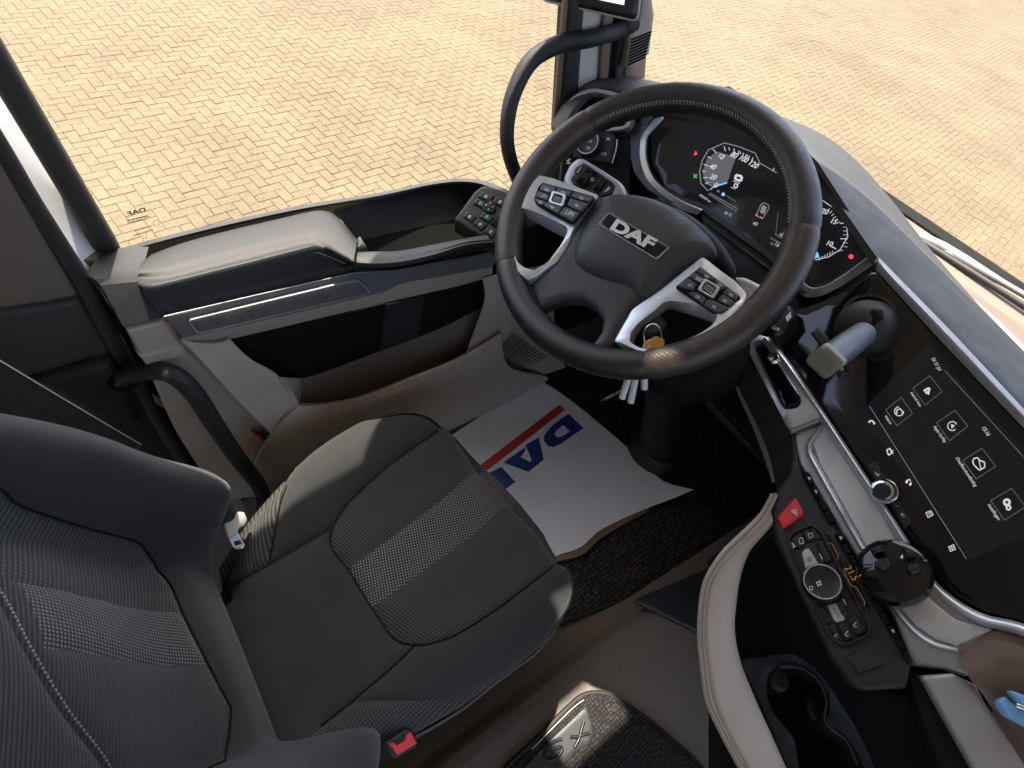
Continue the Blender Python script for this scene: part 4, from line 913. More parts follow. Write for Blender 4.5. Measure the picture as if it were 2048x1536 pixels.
# hub and lower spokes (one moulding) then the airbag cover
pillow('spoke_moulding', z6([(560, 300), (640, 190), (1000, 300), (1240, 545), (1060, 700), (830, 850), (780, 950), (735, 1050), (720, 1090), (560, 1105), (610, 1045), (655, 980), (665, 910), (620, 845), (540, 800), (440, 800), (340, 835), (290, 870), (255, 760), (235, 700), (390, 570), (450, 470)]), W_(-.011), MAT['hubm'], wh, h=.009, r=.014, skirt=.016)
pillow('spoke_arm', z6([(235, 700), (330, 620), (345, 700), (345, 800), (300, 850), (240, 830), (90, 640), (100, 580)]), W_(-.014), MAT['hubm'], wh, h=.008, r=.012, skirt=.01)
hub = pillow('airbag_cover', z6([(660, 215), (720, 182), (800, 176), (900, 188), (1010, 222), (1130, 290), (1230, 370), (1295, 440), (1325, 500), (1320, 535), (1240, 560), (1120, 650), (1010, 735), (940, 790), (860, 800), (800, 735), (640, 690), (530, 630), (490, 570), (495, 500), (530, 390), (590, 290)]), W_(-.010), MAT['hubm'], wh, h=.014, r=.030, skirt=.014, smooth=90, dome=.010)
pillow('column_shroud', z6([(1000, 225), (1180, 300), (1330, 430), (1420, 560), (1440, 640), (1400, 650), (1300, 560), (1100, 380)]), W_(-.040), MAT['black'], wh, h=.010, r=.02, skirt=.03, smooth=50)
bdg = pillow('badge', z6([(697, 282), (1048, 485), (975, 552), (640, 350)]), W_(.012), MAT['gloss'], hub, h=.0022, r=.0015, skirt=.006, corner=.003)
frame('badge_border', z6([(696, 279), (1052, 485), (975, 556), (636, 350)]), z6([(697, 285), (1044, 485), (974, 548), (644, 349)]), W_(.0125), MAT['silverd'], bdg, h=.0022, skirt=.004, n=60, smooth=False)
BDG = W_(.0152)
let = mk('silver_lettering', (.72, .73, .74), .25, metal=.6)
def z6w(polys): return [z6(p) for p in polys]
text('DAF', *z6([(702, 372), (942, 498)]), BDG, let, bdg, name='letters', tall=.62, bold=.045)
# silver spoke frames
LO = z6([(190, 150), (300, 95), (380, 100), (520, 140), (642, 186), (560, 290), (505, 370), (455, 490), (395, 575), (240, 702), (106, 592), (92, 510), (108, 390), (140, 240)])
LI = z6([(205, 300), (250, 318), (330, 355), (430, 402), (436, 425), (400, 510), (330, 600), (242, 652), (205, 610), (178, 580), (178, 500), (186, 400), (192, 330), (196, 305)])
lift_ = lambda a, b: .017 * float(np.clip((math.hypot(a, b) - .125) / .075, 0, 1.1)) ** 1.6
frame('spoke_frame', LO, LI, W_(-.006), MAT['silver'], wh, lift=lift_, h=.006, skirt=.016, n=110, smooth=False, inner_off=-.008, corner=.004)
RO = z6([(1245, 542), (1330, 610), (1430, 690), (1502, 775), (1490, 830), (1440, 905), (1350, 985), (1180, 1062), (1040, 1115), (930, 1135), (735, 1048), (790, 930), (835, 850), (1000, 735)])
RI = z6([(1060, 820), (1180, 865), (1300, 915), (1318, 945), (1290, 985), (1180, 1042), (1040, 1090), (930, 1104), (880, 1085), (828, 1052), (850, 985), (880, 945), (980, 870), (1020, 825)])
frame('spoke_frame', RO, RI, W_(-.006), MAT['silver'], wh, lift=lift_, h=.006, skirt=.016, n=110, smooth=False, inner_off=-.008, corner=.004)
# button pods
BP = W_(.0015)
podL = pillow('button_pod', z6([(285, 128), (312, 106), (480, 150), (612, 188), (590, 222), (482, 338), (455, 330), (270, 232), (258, 205)]), W_(.009), MAT['deep'], wh, h=.003, r=.002, skirt=.006, corner=.002)
podR = pillow('button_pod', z6([(1232, 598), (1460, 765), (1470, 790), (1350, 872), (1310, 868), (1085, 715), (1200, 622)]), W_(.009), MAT['deep'], wh, h=.003, r=.002, skirt=.006, corner=.002)
key = mk('dark_grey_key', (.050, .052, .056), .42, var=.08, vscale=40)
def kbtn(pod, pts, sym=None, mat=None):
    b = pillow('button', z6(pts), W_(.012), mat or key, pod, h=.0022, r=.0018, skirt=.002, corner=.0012)
    cx, cy = np.mean(pts, 0)
    if sym: text(sym, z6([(cx - 20, cy + 2)])[0], z6([(cx + 22, cy + 22)])[0], W_(.0144), MAT['print'], b, off=.0003, name='symbol')
    else:
        k = int(cx * 7 + cy * 3) % 5
        S = [polyline(disc((cx, cy), 11, 10), 3, True)[1:9] + [line((cx, cy), (cx + 9, cy - 7), 3)], [line((cx - 16, cy - 4), (cx + 14, cy + 8), 4), line((cx, cy - 10), (cx - 3, cy + 12), 3)],
             polyline([(cx - 12, cy - 6), (cx + 8, cy + 2), (cx + 4, cy + 12), (cx - 15, cy + 4)], 3, True), [line((cx - 12, cy - 6), (cx + 10, cy + 3), 4), line((cx - 15, cy + 3), (cx + 6, cy + 12), 3)],
             polyline([(cx - 12, cy + 6), (cx, cy - 9), (cx + 12, cy + 7)], 3)][k]
        flat('symbol', [z6(p) for p in S], W_(.0144), MAT['print'], b, off=.0003)
    return b
kbtn(podL, [(300, 120), (318, 112), (392, 132), (372, 168), (345, 168), (290, 148)]); kbtn(podL, [(284, 152), (342, 172), (352, 186), (338, 212), (268, 190)]); kbtn(podL, [(266, 196), (334, 216), (326, 240), (262, 214)])
kbtn(podL, [(398, 134), (484, 158), (468, 186), (384, 166)]); kbtn(podL, [(490, 160), (604, 190), (584, 222), (474, 190)]); kbtn(podL, [(472, 194), (578, 228), (534, 276), (452, 240)]); kbtn(podL, [(330, 222), (346, 218), (426, 250), (400, 288), (318, 244)]); kbtn(podL, [(432, 254), (446, 246), (528, 282), (482, 332), (404, 290)], 'LIM')
kbtn(podR, [(1236, 606), (1318, 664), (1308, 680), (1290, 672), (1204, 626)]); kbtn(podR, [(1198, 630), (1278, 678), (1240, 702), (1160, 655)], 'SRC'); kbtn(podR, [(1156, 660), (1214, 700), (1200, 716), (1192, 738), (1098, 712)]); kbtn(podR, [(1324, 668), (1386, 714), (1350, 735), (1314, 690)]); kbtn(podR, [(1392, 718), (1458, 768), (1440, 800), (1362, 750)]); kbtn(podR, [(1346, 772), (1366, 756), (1436, 806), (1408, 834), (1330, 796)]); kbtn(podR, [(1196, 742), (1222, 752), (1268, 782), (1246, 820), (1160, 752)]); kbtn(podR, [(1270, 788), (1300, 790), (1400, 838), (1352, 868), (1312, 862), (1250, 824)])
for pod, c in ((podL, (398, 203)), (podR, (1282, 727))):
    a = np.array(c); e = np.array((42, 14)) if pod is podL else np.array((48, 28)); g = np.array((-12, 34)) if pod is podL else np.array((-22, 34))
    q = [tuple(a - e - g), tuple(a + e - g), tuple(a + e + g), tuple(a - e + g)]; q2 = [tuple(a - .62 * e - .66 * g), tuple(a + .62 * e - .66 * g), tuple(a + .62 * e + .66 * g), tuple(a - .62 * e + .66 * g)]
    frame('roller_frame', z6(q), z6(q2), W_(.012), MAT['silver'], pod, h=.004, skirt=.003, n=48, smooth=False, corner=.003)
    ro_ = pillow('roller', z6([tuple(a - .6 * e - .62 * g), tuple(a + .6 * e - .62 * g), tuple(a + .6 * e + .62 * g), tuple(a - .6 * e + .62 * g)]), W_(.012), MAT['blacks'], pod, h=.005, r=.004, skirt=.002)
    for f in (-.35, -.05, .25):
        p, s = on(*z6([tuple(a - .55 * e + f * g)])[0], W_(.017)), on(*z6([tuple(a + .55 * e + (f + .1) * g)])[0], W_(.017)); tube('ridge', [p, s], .0008, MAT['printd'], ro_, n=2, m=5)

# ------------------------------------------------------------ steering column with stalks, keys
cl = thing('steering_column', 'dark steering column with a round floor boot and knurled control stalks', 'steering column', on(1312, 905, ZP(.015)))
tube('column_tube', [on(1312, 905, ZP(.01)), at(1325, 845, 1.44), at(1336, 780, 1.33), WC - WN * .16, WC - WN * .05], [.052, .054, .060, .075, .065], MAT['black'], cl, n=30, m=24)
lathe('column_boot', on(1308, 905, ZP(.012)), (0, 0, 1), [(.095, 0), (.095, .012), (.082, .022), (.078, .05), (.070, .06)], MAT['rubber'], cl, m=36)
pillow('column_cover', [(1200, 640), (1290, 560), (1420, 560), (1500, 640), (1470, 760), (1350, 790), (1250, 740)], PL(WC - WN * .10, WN), MAT['deep'], cl, h=.03, r=.05, skirt=.06, smooth=40)
# left stalk
def zb(p): return [(1100 + .1172 * a, 230 + .1172 * b) for a, b in p]
SK = PL(at(1195, 355, .93), (-.72, -.05, .69))
st = pillow('stalk', zb([(240, 1160), (250, 1080), (330, 900), (400, 820), (500, 750), (600, 765), (700, 830), (900, 950), (1200, 1150), (1280, 1240), (1330, 1420), (900, 1560), (300, 1300)]), SK, MAT['silverd'], cl, h=.008, r=.01, skirt=.02, corner=.004)
pillow('stalk_face', zb([(380, 1150), (420, 1030), (470, 930), (600, 860), (680, 900), (1100, 1190), (1140, 1260), (1080, 1400), (860, 1460), (440, 1230)]), SK, MAT['blacks'], st, h=.002, r=.003, skirt=.004, off=.0085)
def knurl(p0, p1, q0, q1, rows_, cols_, nm):
    body = pillow(nm, zb([p0, p1, q1, q0]), SK, MAT['deep'], st, h=.008, r=.007, skirt=.004, off=.009)
    vs, fs = [], []
    P0, P1, Q0, Q1 = [np.array(on(*zb([x])[0], SK)) for x in (p0, p1, q0, q1)]
    for i in range(rows_):
        for j in range(cols_):
            u0, u1 = (j + .14) / cols_, (j + .86) / cols_; v0, v1 = (i + .14 + (j % 2) * .3) / (rows_ + .4), (i + .86 + (j % 2) * .3) / (rows_ + .4)
            k = len(vs); hh = SK[1] * (.009 + .0085 * math.sin(math.pi * min(max((v0 + v1) / 2, .1), .9)) ** .6)
            for (u_, v_) in ((u0, v0), (u1, v0), (u1, v1), (u0, v1)): vs.append((P0 * (1 - u_) + P1 * u_) * (1 - v_) + (Q0 * (1 - u_) + Q1 * u_) * v_ + hh)
            vs += [x - SK[1] * .004 for x in vs[k:k + 4]]
            fs += [tuple(k + q for q in f) for f in ((0, 1, 2, 3), (0, 4, 5, 1), (1, 5, 6, 2), (2, 6, 7, 3), (3, 7, 4, 0))]
    bmfix(newobj('knurling', vs, fs, MAT['charcoal'], st, smooth=False))
knurl((660, 925), (830, 1020), (470, 1180), (590, 1290), 6, 4, 'roller'); knurl((930, 1120), (1020, 1170), (760, 1320), (850, 1390), 5, 3, 'roller')
text('0', *zb([(425, 1095), (470, 1060)]), SK, MAT['print'], st, off=.0115, name='symbol'); flat('symbol', [zb(p) for p in polyline([(490, 1030), (510, 1010), (505, 1035), (530, 990), (535, 1005), (560, 945), (572, 950)], 10)], SK, MAT['print'], st, off=.0115)
flat('symbol', [zb(p) for p in polyline(disc((775, 1180), 26, 10), 12, True)], SK, MAT['print'], st, off=.018)
flat('symbol', [zb([(930, 1380), (1040, 1265), (1055, 1300), (1030, 1340)])], SK, MAT['print'], st, off=.0115)
# right stalk and the rotary switch below it
RS = PL(at(1500, 590, .80), (-.66, .1, .74))
r1 = pillow('stalk', [(1462, 556), (1490, 556), (1530, 575), (1545, 600), (1530, 640), (1480, 610)], RS, MAT['silverd'], cl, h=.008, r=.008, skirt=.02, corner=.004)
flat('symbol', polyline([(1492, 580), (1503, 586), (1500, 594), (1489, 588)], 1.6, True), RS, MAT['print'], r1, off=.0088)
R2 = PL(at(1555, 650, .80), (-.7, .25, .66))
r2 = pillow('rotary_switch', [(1535, 660), (1560, 632), (1575, 612), (1586, 615), (1590, 640), (1570, 668), (1552, 678), (1540, 672)], R2, MAT['blacks'], cl, h=.010, r=.008, skirt=.03, corner=.004)
text('OFF', (1546, 661), (1555, 669), R2, MAT['print'], r2, off=.0108, name='symbol', tall=1.3)
flat('symbol', [disc((1560, 664), 3, 6), [(1574, 640), (1584, 630), (1586, 640), (1578, 650)]], R2, MAT['print'], r2, off=.0108)

KP = PL(at(1300, 700, .75), (-.45, -.2, .87))
ks = thing('key_bunch', 'bunch of brass keys with clear tube fobs hanging below the steering wheel', 'keys', at(1300, 720, .75))
lathe('ignition_barrel', at(1306, 650, .775), (-.5, .1, .8), [(.018, -.03), (.018, 0), (.014, .004), (.005, .004)], MAT['blacks'], ks, m=24)
tube('key_ring', [at(1306 + 18 * math.cos(t), 672 + 24 * math.sin(t), .752 + .008 * math.sin(t)) for t in np.linspace(0, 2 * math.pi, 14, endpoint=False)], .0012, MAT['chrome'], ks, n=40, m=6, closed=True)
pillow('key', [(1288, 684), (1312, 672), (1330, 680), (1326, 700), (1304, 706), (1284, 700)], KP, MAT['brass'], ks, h=.002, r=.001, skirt=.001, corner=.003)
pillow('key', [(1296, 690), (1310, 700), (1300, 720), (1290, 712)], KP, MAT['brass'], ks, h=.002, r=.001, skirt=.001, off=.003)
for (a, b) in (((1256, 758), (1244, 797)), ((1272, 752), (1261, 806)), ((1289, 745), (1289, 778))):
    tube('clear_fob', [at(*a, .80), at(*b, .81)], .0050, MAT['clear'], ks, n=6, m=12)
tube('red_cord', [at(1296, 690, .75), at(1286, 712, .76), at(1276, 740, .78), at(1256, 760, .80)], .0012, MAT['pred'], ks, n=16, m=5)
# ------------------------------------------------------------ dashboard
SC = PL((.68, -.05, .81), (-.78, .28, .56))
TR = PL(on(1760, 1000, SC), (-.62, .27, .74))
CP = PL(on(1690, 1100, TR), (-.50, .25, .83))
CL = PL((.87, .38, .83), (-.82, .05, .57))
LP = PL((.80, .67, .78), (-.80, -.20, .55))
def up(pl, o): return PL(pl[0] + pl[1] * o, pl[1])
da = thing('dashboard', 'charcoal truck dashboard with digital instruments, touchscreen, control panel and taupe console', 'dashboard', (1.0, 0, .3))
# top pad: from the windscreen edge over to the inner edge
zo = lambda z: ZP(z)
top_rows = [
 [on(1104, 250, ZP(.76)), on(1122, 192, ZP(.79)), on(1160, 160, ZP(.81)), on(1212, 145, ZP(.825)), on(1300, 160, ZP(.835)), on(1420, 190, ZP(.845)), on(1540, 225, ZP(.85)), on(1640, 266, ZP(.85)), on(1710, 318, ZP(.85)), on(1785, 402, ZP(.85)), on(1852, 488, ZP(.85)), on(1940, 590, ZP(.85)), on(2060, 715, ZP(.85)), on(2250, 910, ZP(.85))],
 [on(1107, 253, ZP(.765)), on(1126, 196, ZP(.797)), on(1164, 165, ZP(.82)), on(1212, 151, ZP(.835)), on(1298, 167, ZP(.848)), on(1414, 198, ZP(.862)), on(1532, 236, ZP(.870)), on(1634, 280, ZP(.872)), on(1700, 330, ZP(.874)), on(1772, 412, ZP(.876)), on(1838, 496, ZP(.876)), on(1928, 600, ZP(.876)), on(2050, 730, ZP(.876)), on(2240, 930, ZP(.876))],
 [on(1114, 258, ZP(.775)), on(1133, 210, ZP(.81)), on(1170, 178, ZP(.835)), on(1214, 163, ZP(.848)), on(1296, 185, ZP(.862)), on(1405, 215, ZP(.878)), on(1520, 258, ZP(.888)), on(1622, 310, ZP(.893)), on(1690, 370, ZP(.900)), on(1758, 452, ZP(.905)), on(1820, 540, ZP(.908)), on(1905, 640, ZP(.908)), on(2030, 770, ZP(.908)), on(2220, 960, ZP(.908))],
 [on(1124, 262, ZP(.785)), on(1143, 222, ZP(.815)), on(1176, 188, ZP(.838)), on(1214, 176, ZP(.850)), on(1292, 200, ZP(.864)), on(1398, 232, ZP(.880)), on(1510, 275, ZP(.890)), on(1612, 330, ZP(.896)), on(1678, 408, ZP(.902)), on(1735, 488, ZP(.906)), on(1778, 545, ZP(.908)), on(1870, 642, ZP(.908)), on(2010, 788, ZP(.908)), on(2200, 985, ZP(.908))]]
sheet('top_pad', top_rows, mk('charcoal_top_pad', (.036, .0345, .032), .56, spec=.4, bump=.45, bscale=1100, bkind='vor', var=.1, vscale=5), da, n=110, sub=6, thick=.012, angle=60)
# front shelf under the windscreen (tan, sunlit) with the defrost grille
sheet('front_shelf', [[(1.36, .79, .76), (1.36, .1, .76), (1.36, -1.2, .76)], [(1.08, .79, .76), (1.08, .1, .76), (1.08, -1.2, .76)], [(.92, .79, .74), (.92, .1, .74), (.92, -1.2, .74)]], mk('tan_shelf', (.15, .112, .085), .6, bump=.3, bscale=700), da, n=12, thick=.01, smooth_rows=False)
dg_ = sheet('defrost_grille', [([(1925, 580), (1985, 630), (2048, 690), (2200, 830)], ZP(.775)), ([(1935, 605), (1980, 655), (2048, 735), (2180, 880)], ZP(.782))], mk('beige_grille', (.36, .31, .24), .6), da, n=30, thick=.005, smooth_rows=False)
for i in range(26):
    f = i / 25; a = (1930 + 130 * f, 588 + 128 * f); b = (1936 + 122 * f, 602 + 142 * f)
    tube('grille_bar', [on(*a, ZP(.7785)), on(*b, ZP(.784))], .0016, MAT['brown'], dg_, n=2, m=5)
# dark body behind the instruments
pillow('instrument_surround', [(1100, 300), (1128, 225), (1170, 185), (1215, 175), (1400, 200), (1640, 350), (1757, 525), (1650, 600), (1560, 640), (1480, 600), (1400, 520), (1250, 470), (1120, 420)], up(CL, -.03), MAT['deep'], da, h=.002, r=.002, skirt=.06)
# left air vent
frame('vent_ring', [(1126, 232), (1137, 207), (1158, 188), (1184, 179), (1210, 181), (1240, 190), (1262, 210), (1262, 250), (1240, 262), (1180, 265), (1140, 262)], [(1134, 232), (1144, 212), (1163, 196), (1186, 188), (1208, 190), (1236, 199), (1254, 214), (1254, 246), (1236, 255), (1180, 257), (1146, 254)], up(LP, .0), MAT['silverd'], da, h=.006, skirt=.03, n=70)
pillow('vent_core', [(1134, 232), (1144, 212), (1163, 196), (1186, 188), (1208, 190), (1236, 199), (1254, 214), (1254, 246), (1236, 255), (1180, 257), (1146, 254)], up(LP, -.02), MAT['deep'], da, h=.004, r=.01, skirt=.01)
sheet('side_hood', [[on(1104, 252, ZP(.76)), on(1104, 300, ZP(.72)), on(1096, 380, ZP(.66))], [on(1128, 262, ZP(.785)), on(1126, 310, ZP(.74)), on(1116, 390, ZP(.68))]], MAT['charcoal'], da, n=14, thick=.006, smooth_rows=False)
pillow('side_fascia', [(1110, 270), (1140, 262), (1250, 262), (1262, 300), (1262, 400), (1120, 420), (1095, 360)], up(LP, -.008), MAT['deep'], da, h=.003, r=.003, skirt=.03)
# light switch with rotary knob
ls = pillow('light_switch', [(1150, 268), (1215, 262), (1228, 268), (1232, 276), (1226, 322), (1218, 328), (1146, 316)], LP, MAT['black'], da, h=.004, r=.004, skirt=.02, corner=.004)
k_ = lathe('rotary_knob', on(1180, 289, LP) + LP[1] * .004, LP[1], [(.026, 0), (.024, .012), (.0222, .0135), (.0195, .0125), (.001, .0125)], MAT['blacks'], ls, m=36)
tube('knob_ring', [on(1180, 289, LP) + LP[1] * .0175 + .0212 * (math.cos(t) * basis(LP)[0] + math.sin(t) * basis(LP)[1]) for t in np.linspace(0, 2 * math.pi, 24, endpoint=False)], .0010, MAT['silver'], k_, n=60, m=6, closed=True)
LK = up(LP, .0170)
flat('symbol', [line((1176, 279), (1176, 284), 1), line((1178, 279), (1178, 284), 1)] + polyline(disc((1181, 281.5), 2.6, 8), 1, True) + polyline(disc((1175, 296), 3, 8), 1, True) + [line((1179, 294), (1180, 299), 1)], LK, MAT['print'], k_)
flat('symbol', [line((1213, 275), (1220, 281), 1.4), line((1213, 281), (1220, 275), 1.4)] + polyline(disc((1210, 308), 2.8, 8), 1, True) + [line((1204, 306), (1204, 311), 1)], up(LP, .0042), MAT['print'], ls)
tube('silver_blade', ons([(1234, 279), (1232, 300), (1224, 326)], up(LP, .004)), .0014, MAT['silver'], da, n=12, m=6)
flat('symbol', [line((1133, 320), (1142, 328), 1.6), line((1142, 318), (1133, 328), 1.6), line((1138, 317), (1137, 330), 1.4)], up(LP, -.003), MAT['print'], da, off=.002)
# ---- instrument cluster
ic = pillow('instrument_screen', [(1300, 250), (1318, 226), (1420, 215), (1520, 240), (1600, 300), (1680, 395), (1754, 512), (1700, 545), (1630, 580), (1585, 565), (1543, 527), (1402, 422), (1330, 372), (1304, 330)], CL, MAT['screen'], da, h=.001, r=.001, skirt=.01)
def z8(p): return [(1200 + .293 * a, 180 + .293 * b) for a, b in p]
frame('bezel', z8([(215, 330), (260, 270), (420, 130), (700, 60), (1100, 160), (1500, 520), (1900, 1150), (1640, 1340), (1430, 1415), (1340, 1400), (1170, 1180), (690, 835), (480, 800), (340, 710), (255, 600), (222, 470)]),
      z8([(330, 350), (370, 280), (440, 160), (700, 100), (1080, 200), (1470, 560), (1860, 1140), (1620, 1290), (1440, 1360), (1370, 1340), (1190, 1140), (720, 790), (560, 735), (440, 660), (365, 570), (330, 470)]), CL, MAT['blacks'], da, h=.022, skirt=.01, n=120, smooth=False, inner_off=.004)
sheet('bezel_edge', [(z8([(380, 190), (300, 260), (262, 300), (241, 350), (241, 470), (280, 600), (360, 700), (480, 790), (660, 852)]), up(CL, .018)), (z8([(430, 180), (360, 260), (322, 305), (309, 350), (309, 470), (350, 590), (430, 680), (560, 762), (692, 822)]), up(CL, .026))], MAT['silver'], da, n=50, thick=.004, smooth_rows=False)
sheet('bezel_edge', [(z8([(1880, 1170), (1700, 1300), (1560, 1385), (1460, 1415), (1390, 1405), (1330, 1360)]), up(CL, .018)), (z8([(1860, 1120), (1690, 1250), (1560, 1330), (1470, 1355), (1420, 1345), (1370, 1305)]), up(CL, .026))], MAT['silver'], da, n=50, thick=.004, smooth_rows=False)
sheet('lower_bezel_bar', [(z8([(690, 830), (930, 1010), (1170, 1180)]), up(CL, .014)), (z8([(700, 880), (920, 1045), (1160, 1225)]), up(CL, .020))], MAT['charcoal'], da, n=20, thick=.004, smooth_rows=False)
IC = up(CL, .0012)
def z8w(L_): return [z8(p) for p in L_]
LIT, DIM = MAT['lit'], MAT['dim']
# speedometer face
dial = [(740, 410), (850, 360), (950, 385), (1060, 430), (1090, 500), (1180, 560)]
flat('speed_dial', z8w(polyline([(740, 690), (690, 640), (680, 560), (700, 480), (740, 410), (850, 362), (950, 388), (1060, 432), (1092, 500), (1300, 620)], 7)), IC, DIM, ic)
flat('speed_dial', z8w([[(720, 640), (700, 560), (730, 470), (800, 420), (930, 460), (900, 540), (870, 630), (780, 670)]]), IC, mk('dial_glow', (.03, .03, .03), .4, emit=(.20, .20, .22), estr=.10), ic, off=.0003)
tick = [((770, 402), (795, 432)), ((848, 384), (856, 418)), ((915, 400), (918, 432)), ((980, 430), (975, 460)), ((1045, 462), (1030, 500)), ((735, 455), (765, 470)), ((708, 508), (742, 520)), ((700, 552), (720, 560)), ((705, 600), (735, 598)), ((720, 640), (745, 632)), ((750, 682), (790, 652))] + [((880, 392), (886, 414)), ((948, 415), (946, 436)), ((1000, 440), (994, 458)), ((1022, 450), (1014, 470)), ((960, 422), (958, 440)), ((1010, 445), (1003, 464))]
flat('speed_ticks', z8w([line(a, b, 5) for a, b in tick]), IC, LIT, ic)
def lab(s, a, b, pl=IC, mat=LIT, par=ic, **k): return text(s, z8([a])[0], z8([b])[0], pl, mat, par, name='digits', **k)
for s, a, b in (('60', (798, 462), (838, 478)), ('80', (886, 450), (928, 470)), ('100', (948, 474), (1000, 500)), ('120', (1012, 510), (1068, 540)), ('40', (742, 535), (786, 546)), ('20', (744, 602), (788, 616))): lab(s, a, b, bold=.02, shear=.2)
flat('needle', z8w([line((775, 660), (868, 634), 9)]), IC, MAT['ledblue'], ic)
text('0', *z8([(776, 664), (800, 668)]), IC, LIT, ic, name='digits', tall=.8)
flat('speed_readout', z8w(polyline([(930, 580), (970, 592), (962, 622), (922, 610)], 16, True) + polyline([(920, 640), (942, 647), (936, 668), (914, 661)], 7, True) + [line((908, 622), (955, 640), 4), line((893, 665), (928, 677), 4)]), IC, LIT, ic)
flat('fuel_gauge', z8w([line((800, 690), (818, 696), 14), line((748, 704), (940, 812), 9), line((740, 712), (935, 830), 7)] + [line((865 + 13 * i, 722 + 9 * i), (872 + 13 * i, 726 + 9 * i), 9) for i in range(5)]), IC, MAT['printd'], ic, off=.0009)
flat('fuel_gauge', z8w([disc((842, 714), 13, 8)]), IC, MAT['ledblue'], ic, off=.0011)
lab('590529 km', (676, 722), (752, 770), tall=.9); lab('26 °C', (848, 842), (892, 866), tall=1.0); lab('15:16', (1226, 584), (1300, 620), tall=1.0)
text('T', *z8([(1168, 548), (1192, 556)]), IC, MAT['ledyel'], ic, name='symbol')
lab('4D', (1040, 916), (1070, 930)); lab('62 %', (1224, 990), (1266, 1012)); lab('14 %', (1190, 1062), (1240, 1090))
flat('truck_outline', z8w(polyline([(1120, 770), (1150, 785), (1155, 810), (1140, 830), (1110, 880), (1065, 858), (1092, 800), (1100, 780)], 5, True) + [[(1110, 785), (1140, 800), (1120, 850), (1092, 835)]]), IC, DIM, ic)
flat('truck_outline', z8w([line((1062, 850), (1078, 862), 12), line((1092, 868), (1108, 876), 12)]), IC, mk('dim_red', (.2, .05, .05), .5, emit=(.7, .2, .15), estr=.15), ic, off=.0009)
flat('level_bars', z8w([line((1196, 985), (1310, 1050), 9), line((1164, 1010), (1300, 1085), 9), line((1215, 840), (1200, 985), 4), line((1165, 1046), (1182, 1054), 18), line((1258, 955), (1278, 975), 6), line((1278, 975), (1262, 985), 6), line((1250, 968), (1262, 985), 6)]), IC, MAT['printd'], ic)
flat('rev_ticks', z8w([line((1690 - 22 * i * (i > 6) * .4, 905 + 28 * i), (1640 if i % 4 == 0 else 1660, 912 + 26 * i), 6 if i % 4 == 0 else 3) for i in range(8)] + [line((1570 + 14 * i, 810 + 18 * i), (1556 + 12 * i, 826 + 17 * i), 4) for i in range(6)] + polyline([(1520, 755), (1600, 810), (1680, 900), (1692, 1000), (1640, 1090), (1560, 1140), (1470, 1160)], 5) + [line((1575, 1065), (1612, 1086), 7)] + [line((1590 - 18 * i, 1098 + 9 * i), (1584 - 18 * i, 1118 + 9 * i), 4) for i in range(6)]), IC, LIT, ic)
lab('15', (1574, 908), (1608, 918), bold=.02); lab('10', (1545, 1058), (1582, 1070), bold=.02); lab('20', (1505, 838), (1550, 852), bold=.02)
flat('blue_segment', z8w([[(1450, 1130), (1485, 1105), (1498, 1140), (1462, 1152)]]), IC, MAT['ledblue'], ic)
flat('warning_light', z8w([disc((1714, 1138), 16, 12)]), IC, MAT['ledred'], ic); flat('warning_light', z8w([[(655, 415), (664, 440), (640, 448)]]), IC, MAT['ledred'], ic); flat('warning_light', z8w([line((640, 575), (662, 600), 8), line((662, 578), (640, 602), 8)]), IC, MAT['ledgreen'], ic)
# panels beneath the cluster
pillow('lower_fascia', [(1400, 430), (1545, 535), (1600, 590), (1620, 640), (1560, 700), (1500, 680), (1440, 560)], up(CL, -.02), MAT['blacks'], da, h=.004, r=.006, skirt=.03)
# ---- touchscreen panel
sc = pillow('centre_panel', [(1545, 668), (1590, 622), (1640, 606), (1700, 580), (1752, 538), (1850, 640), (2048, 846), (2250, 1056), (2250, 1340), (2048, 1245), (1975, 1226), (1912, 1190), (1870, 1146), (1650, 818)], SC, MAT['gloss'], da, h=.002, r=.003, skirt=.02)
SS = up(SC, .0022)
ts = flat('touchscreen', [[(1719, 828), (1800, 742), (1853, 690), (1945, 790), (2060, 912), (2200, 1060), (2120, 1180), (2040, 1075), (1941, 1119), (1830, 975)]], SC, MAT['screen'], da, off=.0024)
SX = up(SC, .0024)
def q1(p): return [(1500 + .2676 * a, 750 + .2676 * b) for a, b in p]
def icon_box(c, nm='app_tile'):
    c = [np.array(x, float) for x in c]; return flat(nm, [q for q in polyline(q1([tuple(x) for x in c]), 1.3, True)], SX, MAT['printd'], ts)
icon_box([(1345, 5), (1435, 125), (1310, 225), (1218, 100)]); icon_box([(1132, 168), (1215, 288), (1098, 380), (1015, 260)]); icon_box([(1532, 265), (1628, 382), (1490, 492), (1396, 358)]); icon_box([(1735, 548), (1836, 682), (1692, 778), (1590, 640)]); icon_box([(1955, 848), (2060, 985), (1902, 1086), (1800, 938)])
PRT = MAT['lit']
def lb(s, a, b, m=PRT, **k): return text(s, q1([a])[0], q1([b])[0], SX, m, ts, name='lettering', **k)
lb('Di 21 Jul', (1356, -118), (1412, -30)); lb('15:16', (1732, 398), (1772, 458), tall=1.1); lb('Android Auto', (1196, 132), (1268, 238), tall=1.2); lb('WebLink', (1005, 308), (1048, 372), tall=1.2); lb('Apple CarPlay', (1370, 386), (1452, 508), tall=1.2); lb('Chauffeurshandleiding', (1536, 622), (1678, 836), tall=1.2); lb('Instellingen', (1775, 972), (1852, 1086), tall=1.2)
flat('app_symbol', [q1(p) for p in ([(1335, 92), (1350, 98), (1338, 152), (1326, 140)], [(1335, 92), (1330, 112), (1300, 128), (1298, 110)], [(1318, 120), (1332, 124), (1320, 145), (1308, 134)])], SX, PRT, ts)
